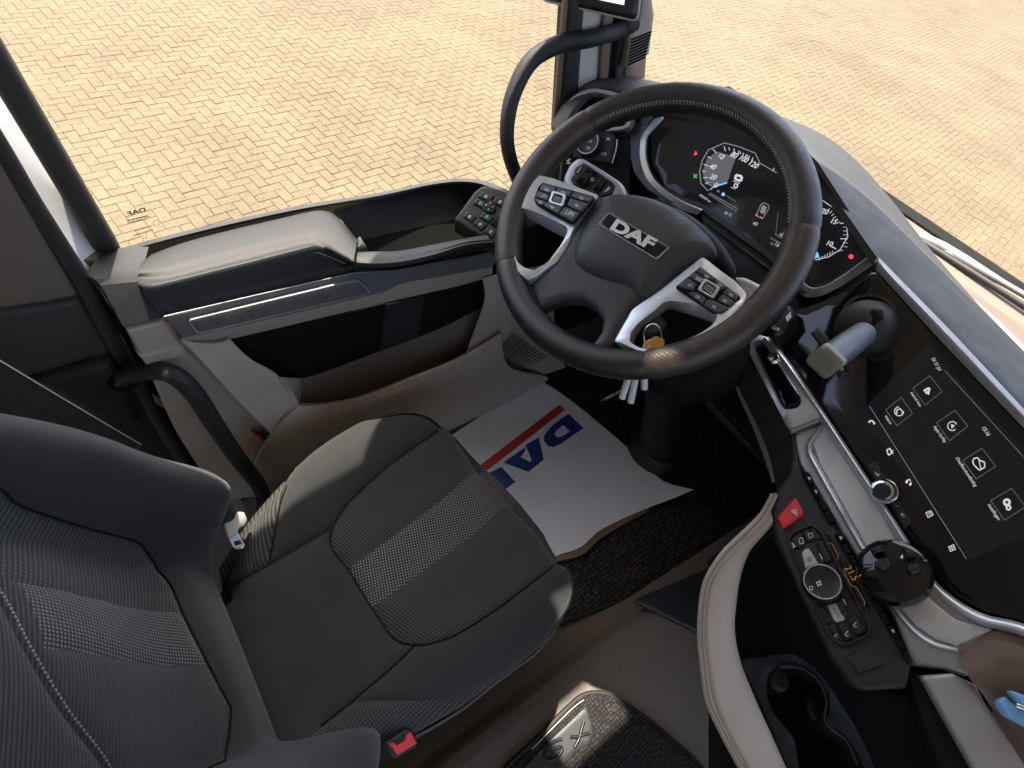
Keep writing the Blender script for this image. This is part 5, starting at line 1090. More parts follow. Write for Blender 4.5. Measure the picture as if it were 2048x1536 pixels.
flat('app_symbol', [q1(p) for p in polyline(disc((1115, 272), 34, 16), 7, True)[:12] + polyline([(1098, 292), (1098, 262), (1122, 252), (1140, 272), (1140, 298)], 8)], SX, PRT, ts)
flat('app_symbol', [q1(p) for p in polyline(disc((1512, 382), 34, 16), 7, True)[2:15]] + [q1([(1502, 366), (1532, 378), (1508, 402)])], SX, PRT, ts)
flat('app_symbol', [q1(p) for p in polyline([(1665, 655), (1672, 625), (1700, 618), (1718, 640), (1752, 650), (1755, 690), (1716, 712), (1680, 680)], 9, True) + [line((1712, 640), (1726, 700), 7)]], SX, PRT, ts)
flat('app_symbol', [q1(disc((1920, 952), 30, 12)), q1(disc((1932, 992), 22, 12))], SX, PRT, ts); flat('app_symbol', [q1(disc((1920, 952), 12, 8)), q1(disc((1932, 992), 9, 8))], SX, MAT['screen'], ts, off=.001)
flat('menu_line', [line((1739, 812), (1933, 1118), 1.0), line((1890, 742), (2048, 915), .8)], SX, MAT['dim'], ts)
flat('menu_symbol', [q1(p) for p in polyline([(892, 352), (900, 342), (918, 344), (930, 362)], 11)] + [q1(disc((893, 352), 8, 6)), q1(disc((929, 363), 8, 6))], SX, PRT, ts)
flat('menu_symbol', [q1(p) for p in polyline([(1022, 562), (1046, 548), (1060, 584), (1036, 600)], 9, True) + [line((1050, 556), (1072, 590), 6), line((1070, 560), (1056, 586), 6)]], SX, PRT, ts)
flat('menu_symbol', [q1(disc((1172, 800), 10, 8)), q1(disc((1198, 818), 10, 8))] + [q1(p) for p in [line((1168, 790), (1196, 782), 9), line((1176, 798), (1168, 788), 5), line((1207, 815), (1196, 782), 5)]], SX, PRT, ts)
flat('menu_symbol', [q1(p) for p in polyline([(1315, 1030), (1352, 1014), (1370, 1046), (1332, 1066)], 6, True) + [line((1328, 1036), (1352, 1026), 5), line((1336, 1048), (1358, 1038), 5)]], SX, PRT, ts)
flat('menu_symbol', [q1([(1480 + 16 * i + 6 * j, 1283 - 7 * i + 15 * j), (1491 + 16 * i + 6 * j, 1278 - 7 * i + 15 * j), (1496 + 16 * i + 6 * j, 1288 - 7 * i + 15 * j), (1485 + 16 * i + 6 * j, 1293 - 7 * i + 15 * j)]) for i in range(3) for j in range(3)], SX, PRT, ts)
# silver rails either side of the panel
sheet('upper_rail', [([(1757, 514), (1790, 548), (1900, 660), (2048, 818), (2250, 1030)], up(SC, .004)), ([(1757, 522), (1786, 556), (1894, 668), (2042, 826), (2244, 1038)], up(SC, .012)), ([(1752, 540), (1776, 566), (1884, 684), (2034, 842), (2236, 1054)], up(SC, .006))], MAT['silverd'], da, n=50, sub=4, thick=.006)
sheet('lower_rail', [([(1537, 672), (1580, 724), (1650, 826), (1760, 992), (1858, 1144), (1905, 1192), (1968, 1228), (2060, 1252), (2250, 1345)], up(SC, .004)), ([(1532, 676), (1576, 730), (1646, 832), (1755, 998), (1853, 1150), (1900, 1200), (1964, 1238), (2056, 1262), (2246, 1355)], up(SC, .011)), ([(1524, 682), (1566, 738), (1638, 840), (1746, 1006), (1845, 1160), (1894, 1212), (1960, 1250), (2052, 1275), (2242, 1368)], up(SC, .004))], MAT['silver'], da, n=70, sub=4, thick=.006)
# park brake lever
pb = lathe('park_brake_base', on(1733, 658, SC), SC[1] + np.array([-.05, .05, 0]), [(.040, -.005), (.039, .004), (.034, .020), (.026, .030), (.014, .036), (.001, .037)], MAT['black'], da, m=40)
frame('base_ring', [(1684, 640), (1690, 612), (1720, 592), (1760, 592), (1790, 612), (1798, 645), (1790, 690), (1760, 712), (1710, 706), (1688, 675)], [(1692, 640), (1698, 618), (1722, 600), (1757, 600), (1783, 617), (1790, 645), (1783, 685), (1756, 704), (1714, 698), (1695, 672)], up(SC, .0), MAT['blacks'], pb, h=.006, skirt=.004, n=60)
PBS = up(SC, .026)
pillow('lever_slot', [(1712, 648), (1726, 628), (1752, 616), (1768, 622), (1772, 640), (1748, 668), (1728, 682)], PBS, MAT['deep'], pb, h=.010, r=.008, skirt=.01, corner=.004)
a_, b_ = at(1726, 668, .700), at(1652, 722, .640)
tube('brake_lever', [a_, a_ * .5 + b_ * .5, b_], [.0155, .0165, .0165], mk('blue_grey_lever', (.065, .067, .074), .45, var=.06), pb, n=14, m=20)
LV = PL(b_ + (b_ - a_) / np.linalg.norm(b_ - a_) * .002, b_ - a_)
pillow('lever_cap', None, LV, mk('olive_grey_cap', (.16, .155, .12), .4, metal=.3), pb, world=[LV[0] + .0178 * (x * basis(LV)[0] + y * basis(LV)[1]) for x, y in ((-1, -.85), (.85, -1), (1, .85), (-.85, 1))], h=.006, r=.006, skirt=.006, corner=.007)
for px_ in ([(1640, 655), (1668, 690), (1650, 705), (1622, 668)], [(1668, 738), (1690, 728), (1700, 748), (1680, 760)]):
    b = pillow('button', px_, SC, MAT['blacks'], da, h=.004, r=.003, skirt=.003, off=.002)
flat('symbol', [line((1680, 736), (1687, 744), 2), line((1684, 734), (1690, 742), 2)], SC, MAT['print'], b, off=.0066)
# media keys and volume knob
mk1 = pillow('media_keys', q1([(870, 680), (940, 640), (1215, 1100), (1155, 1155)]), SC, MAT['blacks'], da, h=.003, r=.002, skirt=.003, off=.002, corner=.002)
MKS = up(SC, .0052)
flat('symbol', [q1([(942, 738), (968, 738), (964, 762)]), q1(line((934, 722), (950, 752), 6)), q1([(1128, 1032), (1152, 1040), (1132, 1060)]), q1(line((1146, 1062), (1158, 1056), 6)), q1(line((1090, 978), (1102, 984), 5))] + [q1(p) for p in polyline(disc((992, 805), 10, 8), 4, True)], MKS, MAT['print'], mk1)
vk = lathe('volume_knob', on(1775, 985, SC) + SC[1] * .003, SC[1] + np.array([-.10, .05, 0]), [(.0135, 0), (.0150, .004), (.0150, .013), (.0128, .016), (.0118, .020), (.0095, .0205), (.0090, .0188), (.0005, .0188)], MAT['chrome'], da, m=28)
lathe('knob_cap', on(1775, 985, SC) + SC[1] * .0222 + np.array([-.002, .001, 0]), SC[1] + np.array([-.10, .05, 0]), [(.0090, 0), (.0085, .0012), (.0005, .0014)], MAT['blacks'], vk, m=20)
# vent slot with silver surround
VT = PL(on(1560, 760, SC), (-.70, .32, .64))
frame('vent_frame', [(1490, 690), (1512, 668), (1536, 676), (1640, 822), (1650, 832), (1578, 860), (1566, 838)], [(1506, 690), (1518, 682), (1532, 688), (1606, 800), (1600, 812), (1572, 820), (1562, 808)], VT, MAT['silver'], da, h=.006, skirt=.02, n=90, smooth=False, corner=.004, inner_off=-.004)
vc = pillow('vent_core', [(1506, 690), (1518, 682), (1532, 688), (1606, 800), (1600, 812), (1572, 820), (1562, 808)], up(VT, -.012), MAT['gloss'], da, h=.003, r=.004, skirt=.01)
tube('vent_slider', ons([(1530, 676), (1552, 718), (1600, 790)], up(VT, .004)), .0028, MAT['chrome'], vc, n=12, m=8)
lathe('slider_knob', on(1553, 722, VT) + VT[1] * .003, VT[1], [(.008, 0), (.0095, .004), (.0095, .009), (.0065, .012), (.0005, .0115)], MAT['chrome'], vc, m=20)
pillow('vent_foot', [(1572, 846), (1650, 826), (1654, 838), (1582, 868)], up(VT, -.002), mk('taupe_grey_metal', (.24, .22, .20), .4, metal=.5), da, h=.004, r=.004, skirt=.02)
sheet('side_skirt', [([(1482, 688), (1520, 752), (1560, 826), (1584, 872), (1588, 930), (1604, 962)], up(VT, -.002)), ([(1462, 705), (1498, 765), (1530, 836), (1552, 885), (1566, 945), (1578, 990)], up(VT, -.05)), ([(1458, 720), (1478, 776), (1512, 846), (1538, 910), (1550, 965), (1556, 1000)], up(VT, -.12))], MAT['black'], da, n=30, sub=4, thick=.006)
sheet('skirt_edge', [([(1456, 716), (1478, 778), (1512, 848), (1538, 912), (1548, 960)], up(VT, -.125)), ([(1460, 740), (1474, 784), (1506, 856), (1530, 920), (1544, 965)], up(VT, -.14))], MAT['taupe'], da, n=24, thick=.004, smooth_rows=False)
# phone tray: silver lip and dimpled floor
pillow('tray_body', [(1584, 868), (1655, 838), (1700, 905), (1860, 1150), (1905, 1212), (1960, 1246), (1990, 1262), (1935, 1352), (1890, 1338), (1822, 1330), (1788, 1234), (1600, 930)], up(TR, -.006), MAT['silverd'], da, h=.004, r=.005, skirt=.03)
dimp = weave('dimpled_silver', (.46, .47, .48), (.54, .55, .565), (.5, .86, 0), (.7, -.4, .6), .0040, .0040, 'dots', rough=.42, thr=.3, depth=.0002)
dimp.node_tree.nodes['Principled BSDF'].inputs['Metallic'].default_value = .4
pillow('tray_floor', [(1655, 846), (1632, 874), (1625, 888), (1640, 930), (1770, 1160), (1790, 1204), (1830, 1252), (1870, 1280), (1914, 1294), (1986, 1260), (1910, 1238), (1858, 1196), (1840, 1160), (1700, 920)], TR, dimp, da, h=.002, r=.003, skirt=.01)
sheet('tray_lip', [([(1650, 838), (1618, 878), (1612, 900), (1628, 938), (1755, 1162), (1776, 1206), (1820, 1262), (1864, 1292), (1916, 1304)], up(TR, .002)), ([(1653, 841), (1623, 880), (1618, 899), (1633, 935), (1760, 1160), (1781, 1204), (1824, 1258), (1866, 1287), (1915, 1299)], up(TR, .006)), ([(1656, 846), (1632, 882), (1626, 896), (1640, 930), (1767, 1157), (1788, 1202), (1829, 1253), (1869, 1281), (1914, 1294)], up(TR, .001))], MAT['silver'], da, n=70, sub=4, thick=.004)
# control panel
cp = pillow('control_panel', [(1590, 885), (1604, 945), (1700, 1110), (1822, 1332), (1812, 1374), (1726, 1378), (1700, 1364), (1664, 1316), (1600, 1180), (1552, 1075), (1541, 1025), (1556, 980), (1578, 950)], CP, MAT['black'], da, h=.004, r=.006, skirt=.03)
CQ = up(CP, .004)
hz = pillow('hazard_button', [(1554, 1036), (1586, 999), (1592, 996), (1609, 1027), (1606, 1034), (1568, 1061), (1563, 1058)], CQ, MAT['red'], cp, h=.006, r=.003, skirt=.003, corner=.002)
flat('symbol', polyline([(1592, 1018), (1594, 1031), (1582, 1022)], 1.3, True) + polyline([(1590, 1021), (1591, 1027), (1586, 1023)], 1, True), up(CQ, .0062), MAT['print'], hz)
pod = frame('climate_surround', [(1572, 1078), (1588, 1060), (1622, 1047), (1642, 1060), (1744, 1256), (1738, 1274), (1692, 1294), (1672, 1288), (1652, 1268)], [(1579, 1080), (1592, 1066), (1622, 1054), (1637, 1064), (1736, 1256), (1731, 1268), (1691, 1286), (1677, 1281), (1660, 1264)], CQ, MAT['blacks'], cp, h=.004, skirt=.002, n=80, smooth=False)
def ck(px_, mat=None, nm='button', h=.003): return pillow(nm, px_, CQ, mat or MAT['blacks'], cp, h=h, r=.002, skirt=.002, corner=.0015)
def z2(p): return [(1400 + .3164 * a, 1100 + .3164 * b) for a, b in p]
k1 = ck([(1582, 1080), (1594, 1068), (1600, 1066), (1612, 1088), (1604, 1098), (1590, 1098)]); flat('symbol', [line((1578, 1090), (1588, 1096), 2), line((1584, 1086), (1590, 1094), 2)], up(CQ, .003), MAT['print'], k1)
k2 = ck([(1602, 1064), (1616, 1058), (1628, 1082), (1614, 1086)]); flat('symbol', polyline([(1598, 1078), (1604, 1075), (1608, 1086), (1600, 1088)], 1.3, True), up(CQ, .003), MAT['print'], k2)
k3 = ck([(1618, 1057), (1626, 1055), (1634, 1064), (1642, 1078), (1630, 1082)]); flat('symbol', polyline([(1616, 1068), (1624, 1066), (1626, 1074), (1619, 1076)], 1.3, True), up(CQ, .003), MAT['print'], k3)
k4 = ck([(1603, 1106), (1610, 1098), (1618, 1097), (1636, 1126), (1640, 1136), (1612, 1142)], MAT['keyw']); flat('symbol', polyline(disc((1619, 1119), 4, 6), 1.3, True), up(CQ, .0032), MAT['deep'], k4)
k5 = ck([(1632, 1086), (1644, 1080), (1666, 1122), (1650, 1128)]); flat('symbol', [line((1639, 1107), (1645, 1119), 2)], up(CQ, .003), MAT['print'], k5)
k6 = ck([(1666, 1200), (1684, 1196), (1700, 1228), (1680, 1238)]); flat('symbol', [line((1686, 1198), (1692, 1210), 2)], up(CQ, .003), MAT['print'], k6)
k7 = ck([(1654, 1210), (1674, 1204), (1690, 1236), (1688, 1242), (1674, 1246), (1668, 1242)], MAT['keyw']); text('AUTO', (1665, 1217), (1677, 1238), up(CQ, .0032), MAT['charcoal'], k7, name='symbol', tall=1.1)
k8 = ck([(1622, 1214), (1648, 1212), (1666, 1244), (1644, 1250)]); k9 = ck([(1650, 1252), (1668, 1246), (1688, 1284), (1676, 1280), (1662, 1266)]); k10 = ck([(1672, 1248), (1690, 1242), (1708, 1276), (1692, 1284)]); k11 = ck([(1694, 1240), (1712, 1226), (1732, 1258), (1728, 1266), (1712, 1274)])
for b, c in ((k9, (1670, 1272)), (k10, (1692, 1266)), (k11, (1709, 1248))): flat('symbol', [line((c[0] - 3, c[1] + 4), (c[0] + 4, c[1] - 4), 1.8), line((c[0] - 1, c[1] + 6), (c[0] + 5, c[1] + 5), 1.6)], up(CQ, .003), MAT['print'], b)
kb = lathe('fan_knob', on(1643, 1170, CP) + CP[1] * .004, CP[1], [(.0225, 0), (.0225, .010), (.0205, .0155), (.0190, .0165), (.0175, .0155), (.0005, .0155)], MAT['blacks'], cp, m=40)
cc_ = on(1643, 1170, CP) + CP[1] * .0202; bu_, bv_, _ = basis(CP)
tube('knob_ring', [cc_ + .0196 * (math.cos(t) * bu_ + math.sin(t) * bv_) for t in np.linspace(0, 2 * math.pi, 24, endpoint=False)], .0009, MAT['silver'], kb, n=60, m=6, closed=True)
KT = up(CP, .0199)
flat('symbol', [disc((1638 + 4 * math.cos(t), 1167 + 4 * math.sin(t)), 2.3, 8) for t in (.4, 1.97, 3.54, 5.11)] + polyline([(1619, 1173), (1625, 1173), (1625, 1180), (1619, 1180)], 1.3, True), KT, MAT['print'], kb)
flat('knob_split', [line((1618, 1150), (1646, 1192), 1.0)], KT, MAT['deep'], kb)
dp = ck([(1648, 1060), (1660, 1066), (1742, 1222), (1730, 1230), (1722, 1216)], MAT['gloss'], 'climate_display', .0015)
text('21.5', (1688, 1136), (1706, 1162), up(CQ, .0016), MAT['amber'], dp, name='digits', tall=1.1)
flat('display_line', polyline([(1656, 1086), (1664, 1088), (1676, 1110), (1676, 1120)], 1.0) + polyline([(1686, 1140), (1702, 1172), (1712, 1174), (1730, 1205), (1728, 1212)], 1.0), up(CQ, .0016), MAT['amber'], dp)
kr = [((1604, 948), (1660, 1052)), ((1668, 1068), (1706, 1138)), ((1712, 1150), (1732, 1190)), ((1742, 1202), (1816, 1330))]
for (a, b), n_ in zip(kr, (4, 3, 2, 5)):
    a, b = np.array(a, float), np.array(b, float)
    for i in range(n_):
        p, q = a + (b - a) * (i + .04) / n_, a + (b - a) * (i + .96) / n_; d = np.array((11., -6.))
        bt = pillow('slim_key', [tuple(p), tuple(p + d), tuple(q + d), tuple(q)], CQ, MAT['deep'], cp, h=.004, r=.002, skirt=.002)
        if (n_, i) in ((4, 0), (4, 1), (3, 0), (2, 0), (2, 1), (5, 2)):
            m_ = (p + q) / 2 + d * .6; flat('symbol', [line((m_[0] - 2, m_[1] - 3), (m_[0] + 2, m_[1] + 3), 2.4), line((m_[0] + 1, m_[1] - 3), (m_[0] + 3, m_[1] + 1), 1.6)], up(CQ, .0042), MAT['print'], bt)
ck([(1691, 1315), (1742, 1290), (1751, 1296), (1767, 1326), (1764, 1330), (1716, 1346)], MAT['black'], 'blank_key', .004)
# armrest-like lid and leather flank at the lower right
LD = PL(on(1841, 1350, CP), (-.42, .22, .88))
pillow('grey_lid', [(1841, 1351), (1903, 1346), (1950, 1369), (1968, 1405), (2060, 1545), (2200, 1760), (2060, 1760), (1945, 1536)], LD, MAT['silverd'], da, h=.004, r=.005, skirt=.02)
sheet('leather_flank', [([(1919, 1303), (1955, 1282), (1990, 1262), (2050, 1270), (2250, 1360)], up(TR, .0)), ([(1936, 1350), (1985, 1335), (2020, 1320), (2080, 1340), (2260, 1460)], up(TR, .012)), ([(1966, 1390), (2000, 1400), (2060, 1420), (2120, 1480), (2270, 1620)], up(TR, .004)), ([(2000, 1440), (2040, 1480), (2090, 1530), (2150, 1600), (2280, 1760)], up(TR, -.01))], MAT['brown'], da, n=30, sub=5, thick=.006)
pillow('lid_gap', [(1815, 1345), (1841, 1351), (1945, 1536), (2060, 1760), (1960, 1760), (1830, 1400)], up(LD, -.012), MAT['deep'], da, h=.003, r=.003, skirt=.03)
# console: taupe arch, dark bin and cup holder tray
arch_o = [(1550, 985), (1528, 1028), (1500, 1058), (1447, 1110), (1414, 1161), (1403, 1210), (1400, 1271), (1404, 1322), (1414, 1400), (1440, 1460), (1484, 1540), (1560, 1680)]
arch_i = [(1570, 1040), (1548, 1050), (1524, 1074), (1498, 1105), (1480, 1155), (1471, 1215), (1469, 1264), (1480, 1322), (1508, 1395), (1544, 1475), (1576, 1545), (1650, 1690)]
def lerp(a, b, t): return [(x0 * (1 - t) + x1 * t, y0 * (1 - t) + y1 * t) for (x0, y0), (x1, y1) in zip(a, b)]
zz = [.69, .685, .68, .672, .664, .658, .652, .648, .645, .642, .64, .64]
def atz(px_, dz): return [on(*p, ZP(z + dz)) for p, z in zip(px_, zz)]
base_ = np.array([np.array(p) for p in atz(arch_o, -.02)]); low_ = [np.array((p[0] * (1.3 - .30) / (1.3 - p[2]) + .03, p[1] * (1.3 - .30) / (1.3 - p[2]) - .02, .30)) for p in base_]; low2 = [np.array((p[0] * (1.3 - .09) / (1.3 - p[2]) + .06, p[1] * (1.3 - .09) / (1.3 - p[2]) - .05, .09)) for p in base_]
sheet('console_arch', [low2, low_, list(base_), atz(lerp(arch_o, arch_i, .12), -.003), atz(lerp(arch_o, arch_i, .4), .0), atz(lerp(arch_o, arch_i, .8), -.001), atz(arch_i, -.010), atz(arch_i, -.05)], MAT['taupe'], da, n=60, sub=4, thick=.006, angle=60)
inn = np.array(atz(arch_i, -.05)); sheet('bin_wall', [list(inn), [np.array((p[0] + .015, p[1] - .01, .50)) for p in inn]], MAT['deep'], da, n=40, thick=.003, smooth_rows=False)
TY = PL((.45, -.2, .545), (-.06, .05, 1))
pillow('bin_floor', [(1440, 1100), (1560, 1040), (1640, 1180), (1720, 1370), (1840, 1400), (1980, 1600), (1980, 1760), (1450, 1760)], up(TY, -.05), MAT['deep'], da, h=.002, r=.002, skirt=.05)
tray_px = [(1482, 1326), (1520, 1315), (1558, 1308), (1596, 1314), (1640, 1352), (1676, 1404), (1718, 1473), (1748, 1545), (1780, 1660), (1620, 1680), (1570, 1540), (1520, 1420)]
hole_px = [(1536, 1353), (1552, 1336), (1575, 1329), (1600, 1335), (1632, 1358), (1650, 1392), (1652, 1420), (1645, 1440), (1658, 1456), (1690, 1480), (1712, 1520), (1725, 1580), (1690, 1640), (1640, 1600), (1600, 1545), (1588, 1480), (1570, 1455), (1545, 1425), (1533, 1390)]
ct = frame('cup_holder', tray_px, hole_px, TY, mk('black_tray', (.018, .0185, .020), .45, spec=.35, var=.08), da, h=.006, skirt=.10, n=110, inner_off=.001)
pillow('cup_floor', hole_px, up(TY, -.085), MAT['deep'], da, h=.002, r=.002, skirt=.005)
tube('cup_rim', ons([(1556, 1334), (1600, 1336), (1634, 1360), (1652, 1400), (1648, 1438), (1662, 1458), (1692, 1482), (1714, 1530)], up(TY, .006)), .0018, MAT['charcoal'], da, n=40, m=6)
for c in ((1556, 1358), (1636, 1420)): lathe('cup_grip', on(*c, up(TY, -.02)), (0, 0, 1), [(.016, -.03), (.016, 0), (.012, .004)], MAT['rubber'], da, m=16)
# the dashboard carries on towards the passenger side
e0, e1, e2 = on(2230, 890, ZP(.85)), on(2215, 955, ZP(.908)), on(2190, 975, ZP(.905))
def runy(p, q): return [np.array(p), np.array((q[0] * .5 + p[0] * .5, (p[1] + q[1]) / 2, (p[2] + q[2]) / 2)), np.array(q)]
sheet('far_top_pad', [runy(e0, (1.20, -1.25, .84)), runy(e1, (.98, -1.25, .88)), runy(e2, (.84, -1.25, .87))], MAT['charcoal'], da, n=30, sub=4, thick=.012)
f1 = on(2240, 1368, up(SC, .0))
sheet('far_face', [runy(e2 + np.array([.006, 0, -.012]), (.845, -1.25, .855)), runy(f1 + np.array([.01, 0, 0]), (.78, -1.25, .62)), runy(f1 + np.array([.05, -.02, -.28]), (.86, -1.25, .36)), runy(f1 + np.array([.20, -.02, -.62]), (1.0, -1.25, .085))], MAT['brown'], da, n=30, sub=5, thick=.012)
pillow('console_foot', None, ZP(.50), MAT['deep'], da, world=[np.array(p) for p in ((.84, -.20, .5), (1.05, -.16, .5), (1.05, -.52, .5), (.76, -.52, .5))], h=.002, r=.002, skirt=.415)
# ------------------------------------------------------------ mats and paper on the floor
loopm = looped('looped_black_mat', (.014, .012, .010), (.125, .105, .090), 100, .005)
FM = ZP(.010)
fm = thing('driver_floor_mat', 'black looped textile floor mat with bound edge under the pedals', 'floor mat', (.8, .3, .0))
mat_w = [np.array(p + (.010,)) for p in ((.475, .585), (.475, .10), (.49, .07), (.53, .055), (.65, .025), (.80, .005), (1.14, -.045), (1.28, -.05), (1.28, .60), (.9, .63), (.55, .61))]
pillow('pile', None, FM, loopm, fm, world=mat_w, h=.008, r=.006, skirt=.009)
tube('bound_edge', [p + np.array([0, 0, .002]) for p in mat_w], .0055, MAT['rubber'], fm, n=140, m=8, closed=True)
# paper protection sheet
ZQ = .034
rearp = [(850, 905), (880, 940), (915, 975), (950, 1012), (985, 1050), (1020, 1092), (1045, 1120)]
frontp = [(1076, 757), (1120, 785), (1160, 815), (1200, 848), (1240, 882), (1285, 922), (1326, 962)]
zr = [.030, .030, .031, .032, .033, .035, .038]
rowsP = [[on(a[0] * (1 - u) + b[0] * u, a[1] * (1 - u) + b[1] * u, ZP(z + .004 * math.sin(5 * u + 3 * z))) for u in np.linspace(0, 1, 8)] for a, b, z in zip(rearp, frontp, zr)]
rowsP.append([on(x, y, ZP(z)) for x, y, z in ((1072, 1142, .036), (1112, 1112, .040), (1160, 1095, .046), (1198, 1062, .042), (1244, 1038, .036), (1300, 1014, .036), (1348, 996, .044), (1388, 979, .062))])
ps = thing('paper_mat', 'white paper floor sheet printed with blue letters and a red bar', 'paper mat', (.7, .35, .02))
sheet_o = sheet('sheet', rowsP, MAT['paper'], ps, n=40, sub=3, thick=.0008, angle=80)
sheet('underside', [[p + np.array([-.004, .004, -.006]) for p in rowsP[-1][:6]], [p + np.array([-.004, -.004 - .012 * math.sin(.6 * i), -.009]) for i, p in enumerate(rowsP[-1][:6])]], MAT['kraft'], ps, n=30, thick=.0006, smooth_rows=False)
SPL = PL(rowsP[4][4] + np.array([0, 0, .0]), np.cross(rowsP[4][5] - rowsP[4][3], rowsP[5][4] - rowsP[3][4]))
if SPL[1][2] < 0: SPL = PL(SPL[0], -SPL[1])
# print follows the curled sheet: project each outline down onto it
SM = [np.array(r) for r in rowsP]
from mathutils.bvhtree import BVHTree
bm_ = bmesh.new(); bm_.from_mesh(sheet_o.data); tree = BVHTree.FromBMesh(bm_); bm_.free()
def printed(name, px_, mat, step=.006):
    pl = ZP(.035); u_, v_, n_ = basis(pl); P2 = np.array([((p - pl[0]) @ u_, (p - pl[0]) @ v_) for p in ons(px_, pl)])
    vv, ff, nb = trimesh(P2, step)
    out = []
    for a, b in vv:
        p = pl[0] + a * u_ + b * v_; d = p - EYE; hit = tree.ray_cast(V(EYE), V(d / np.linalg.norm(d)))
        q = np.array(hit[0]) if hit[0] is not None else p
        out.append(q + np.array([0, 0, .0007]))
    o = newobj(name, out, ff, mat, ps, angle=80)
    if np.mean([f.normal.z for f in o.data.polygons]) < 0: o.data.flip_normals()
    return o
def z3(p): return [(900 + .3418 * a, 700 + .3418 * b) for a, b in p]
printed('red_bar', z3([(640, 320), (672, 350), (236, 692), (120, 760), (100, 735), (195, 660)]), MAT['pred'])
# letter D with its counter, letter A, and the part of F that shows
printed('letter_d', z3([(695, 374), (780, 458), (650, 548), (605, 570), (570, 560), (548, 530), (552, 500), (585, 455), (640, 410)]), MAT['pblue'])
o = printed('letter_d_counter', z3([(664, 440), (700, 478), (650, 508), (625, 512), (612, 492), (622, 470)]), MAT['paper']); 
for v in o.data.vertices: v.co.z += .0005
printed('letter_a', z3([(520, 512), (548, 642), (458, 714), (312, 660), (438, 572), (442, 588), (412, 628), (468, 656), (476, 640), (440, 556)]), MAT['pblue'])
printed('letter_f', z3([(300, 684), (382, 772), (330, 812), (150, 900), (120, 860), (230, 720)]), MAT['pblue'])
# raised tunnel: passenger-side mat and the rubber foot pad
TM = ZP(.088)
xm = thing('tunnel_mat', 'black looped mat with embossed corner patch and stitched edge on the raised floor', 'floor mat', on(1200, 1480, ZP(.085)))
xo = [(1000, 1560), (1060, 1492), (1140, 1412), (1165, 1392), (1192, 1386), (1222, 1392), (1290, 1436), (1350, 1486), (1410, 1545), (1500, 1680), (1000, 1700)]
pillow('pile', xo, TM, looped('looped_dark_mat', (.010, .009, .008), (.085, .075, .062), 150, .004), xm, h=.010, r=.006, skirt=.008, smooth=60)
tube('bound_edge', cr(ons(xo, up(TM, .003)), 90, True), .0055, MAT['rubber'], xm, n=120, m=8, closed=True)
pt = pillow('corner_patch', [(1030, 1550), (1100, 1478), (1174, 1408), (1186, 1452), (1188, 1470), (1178, 1490), (1150, 1505), (1080, 1600), (1000, 1640)], up(TM, .009), mk('black_patch_leather', (.024, .024, .026), .45, bump=.3, bscale=500, bkind='vor'), xm, h=.004, r=.004, skirt=.004)
PT = up(TM, .0132)
emb = MAT['blacks']
tube('embossed_letter', ons([(1140, 1474), (1156, 1474), (1166, 1470), (1180, 1466)], PT), .0032, emb, pt, n=12, m=8)
tube('embossed_letter', ons([(1168, 1442), (1162, 1462), (1158, 1478), (1148, 1496)], PT), .0032, emb, pt, n=12, m=8)
tube('embossed_letter', ons([(1124, 1478), (1106, 1484), (1092, 1500), (1090, 1516), (1104, 1520), (1120, 1508), (1124, 1494), (1110, 1498)], PT), .0032, emb, pt, n=26, m=8)
tube('stitching', ons([(1064, 1498), (1142, 1420), (1168, 1400)], up(TM, .013)), .0010, MAT['keyw'], pt, n=30, m=5)
fp = thing('foot_pad', 'smooth black rubber foot pad lying on the taupe floor beside the console', 'foot pad', on(1380, 1200, ZP(.085)))
pillow('pad', [(1268, 1204), (1278, 1194), (1350, 1165), (1450, 1120), (1560, 1075), (1620, 1180), (1520, 1330), (1405, 1272)], ZP(.088), mk('blue_black_rubber', (.022, .025, .028), .5, var=.06), fp, h=.008, r=.006, skirt=.006, corner=.004)
tube('raised_mark', ons([(1372, 1176), (1385, 1190), (1402, 1196), (1420, 1194)], ZP(.097)), .0016, MAT['rubber'], fp, n=20, m=6)

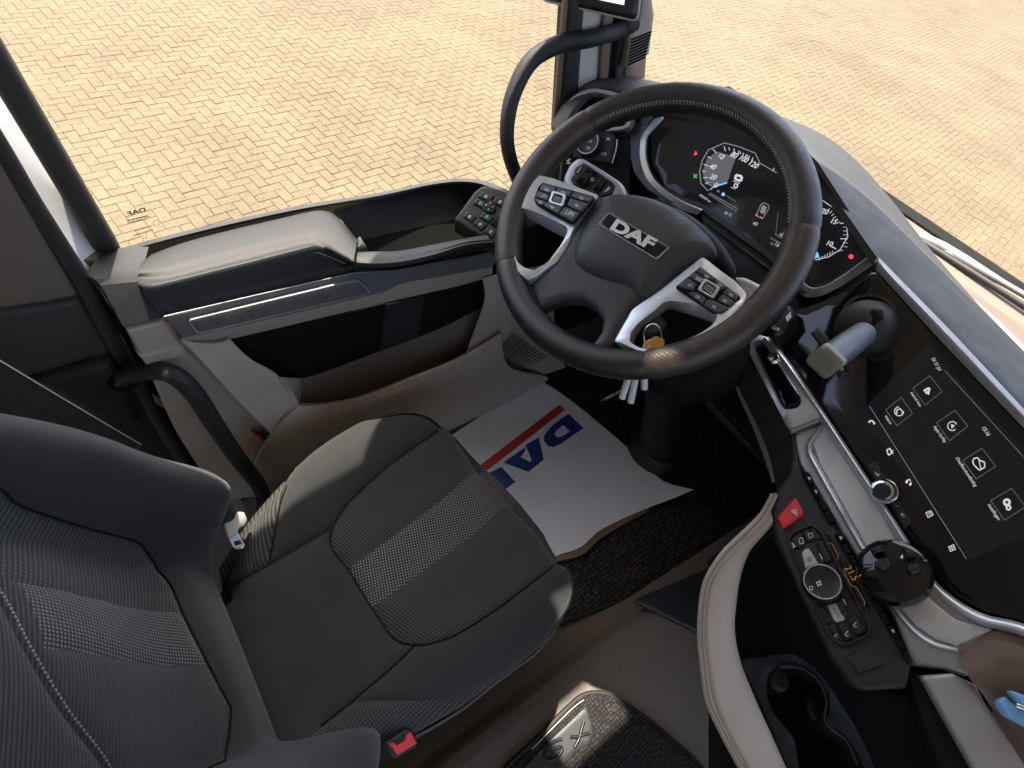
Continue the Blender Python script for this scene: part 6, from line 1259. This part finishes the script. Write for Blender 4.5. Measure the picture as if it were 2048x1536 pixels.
# ------------------------------------------------------------ small loose things on the dash
CQ2 = up(TR, .004)
cg = thing('clip_holder', 'shiny black round holder with two stubby clips standing on the silver tray', 'holder', on(1785, 1150, TR))
AX = TR[1] + np.array([-.1, .15, .1]); c0 = on(1790, 1152, TR) + TR[1] * .004
lathe('holder_body', c0, AX, [(.034, 0), (.037, .010), (.037, .022), (.034, .030), (.026, .035), (.001, .037)], MAT['gloss'], cg, m=40)
HT = PL(c0 + AX / np.linalg.norm(AX) * .034, AX)
for px_, hh in (([(1740, 1100), (1760, 1094), (1772, 1106), (1748, 1116)], .012), ([(1750, 1124), (1776, 1116), (1786, 1134), (1766, 1146), (1748, 1138)], .010), ([(1806, 1098), (1828, 1104), (1836, 1118), (1812, 1120)], .012), ([(1816, 1128), (1840, 1130), (1844, 1146), (1824, 1154), (1812, 1144)], .010)):
    pillow('clip', px_, HT, MAT['blacks'], cg, h=hh, r=.003, skirt=.010, corner=.002)
tube('silver_bead', [HT[0] + .036 * (math.cos(t) * basis(HT)[0] * -.15 + math.sin(t) * basis(HT)[1]) - HT[1] * .004 * abs(math.sin(t)) for t in np.linspace(-1.3, 1.3, 9)], .0009, MAT['silverd'], cg, n=24, m=6)
PG = PL(on(2025, 1415, up(TR, .012)), (-.45, .25, .86))
pg = thing('clothes_peg', 'light blue plastic clothes peg lying on the brown leather', 'peg', PG[0])
pillow('jaw', [(1990, 1404), (1998, 1395), (2010, 1393), (2022, 1404), (2060, 1420), (2100, 1445), (2090, 1470), (2048, 1452), (2006, 1430)], PG, MAT['blue'], pg, h=.005, r=.004, skirt=.005, corner=.002)
pillow('jaw', [(2013, 1380), (2024, 1382), (2100, 1408), (2110, 1432), (2040, 1412)], PL(PG[0] + PG[1] * .008, PG[1] + np.array([.1, 0, -.1])), MAT['blue'], pg, h=.004, r=.003, skirt=.004, corner=.002)
tube('spring', ons([(2032, 1410), (2048, 1416), (2080, 1430)], up(PG, .008)), .0028, MAT['chrome'], pg, n=8, m=8)
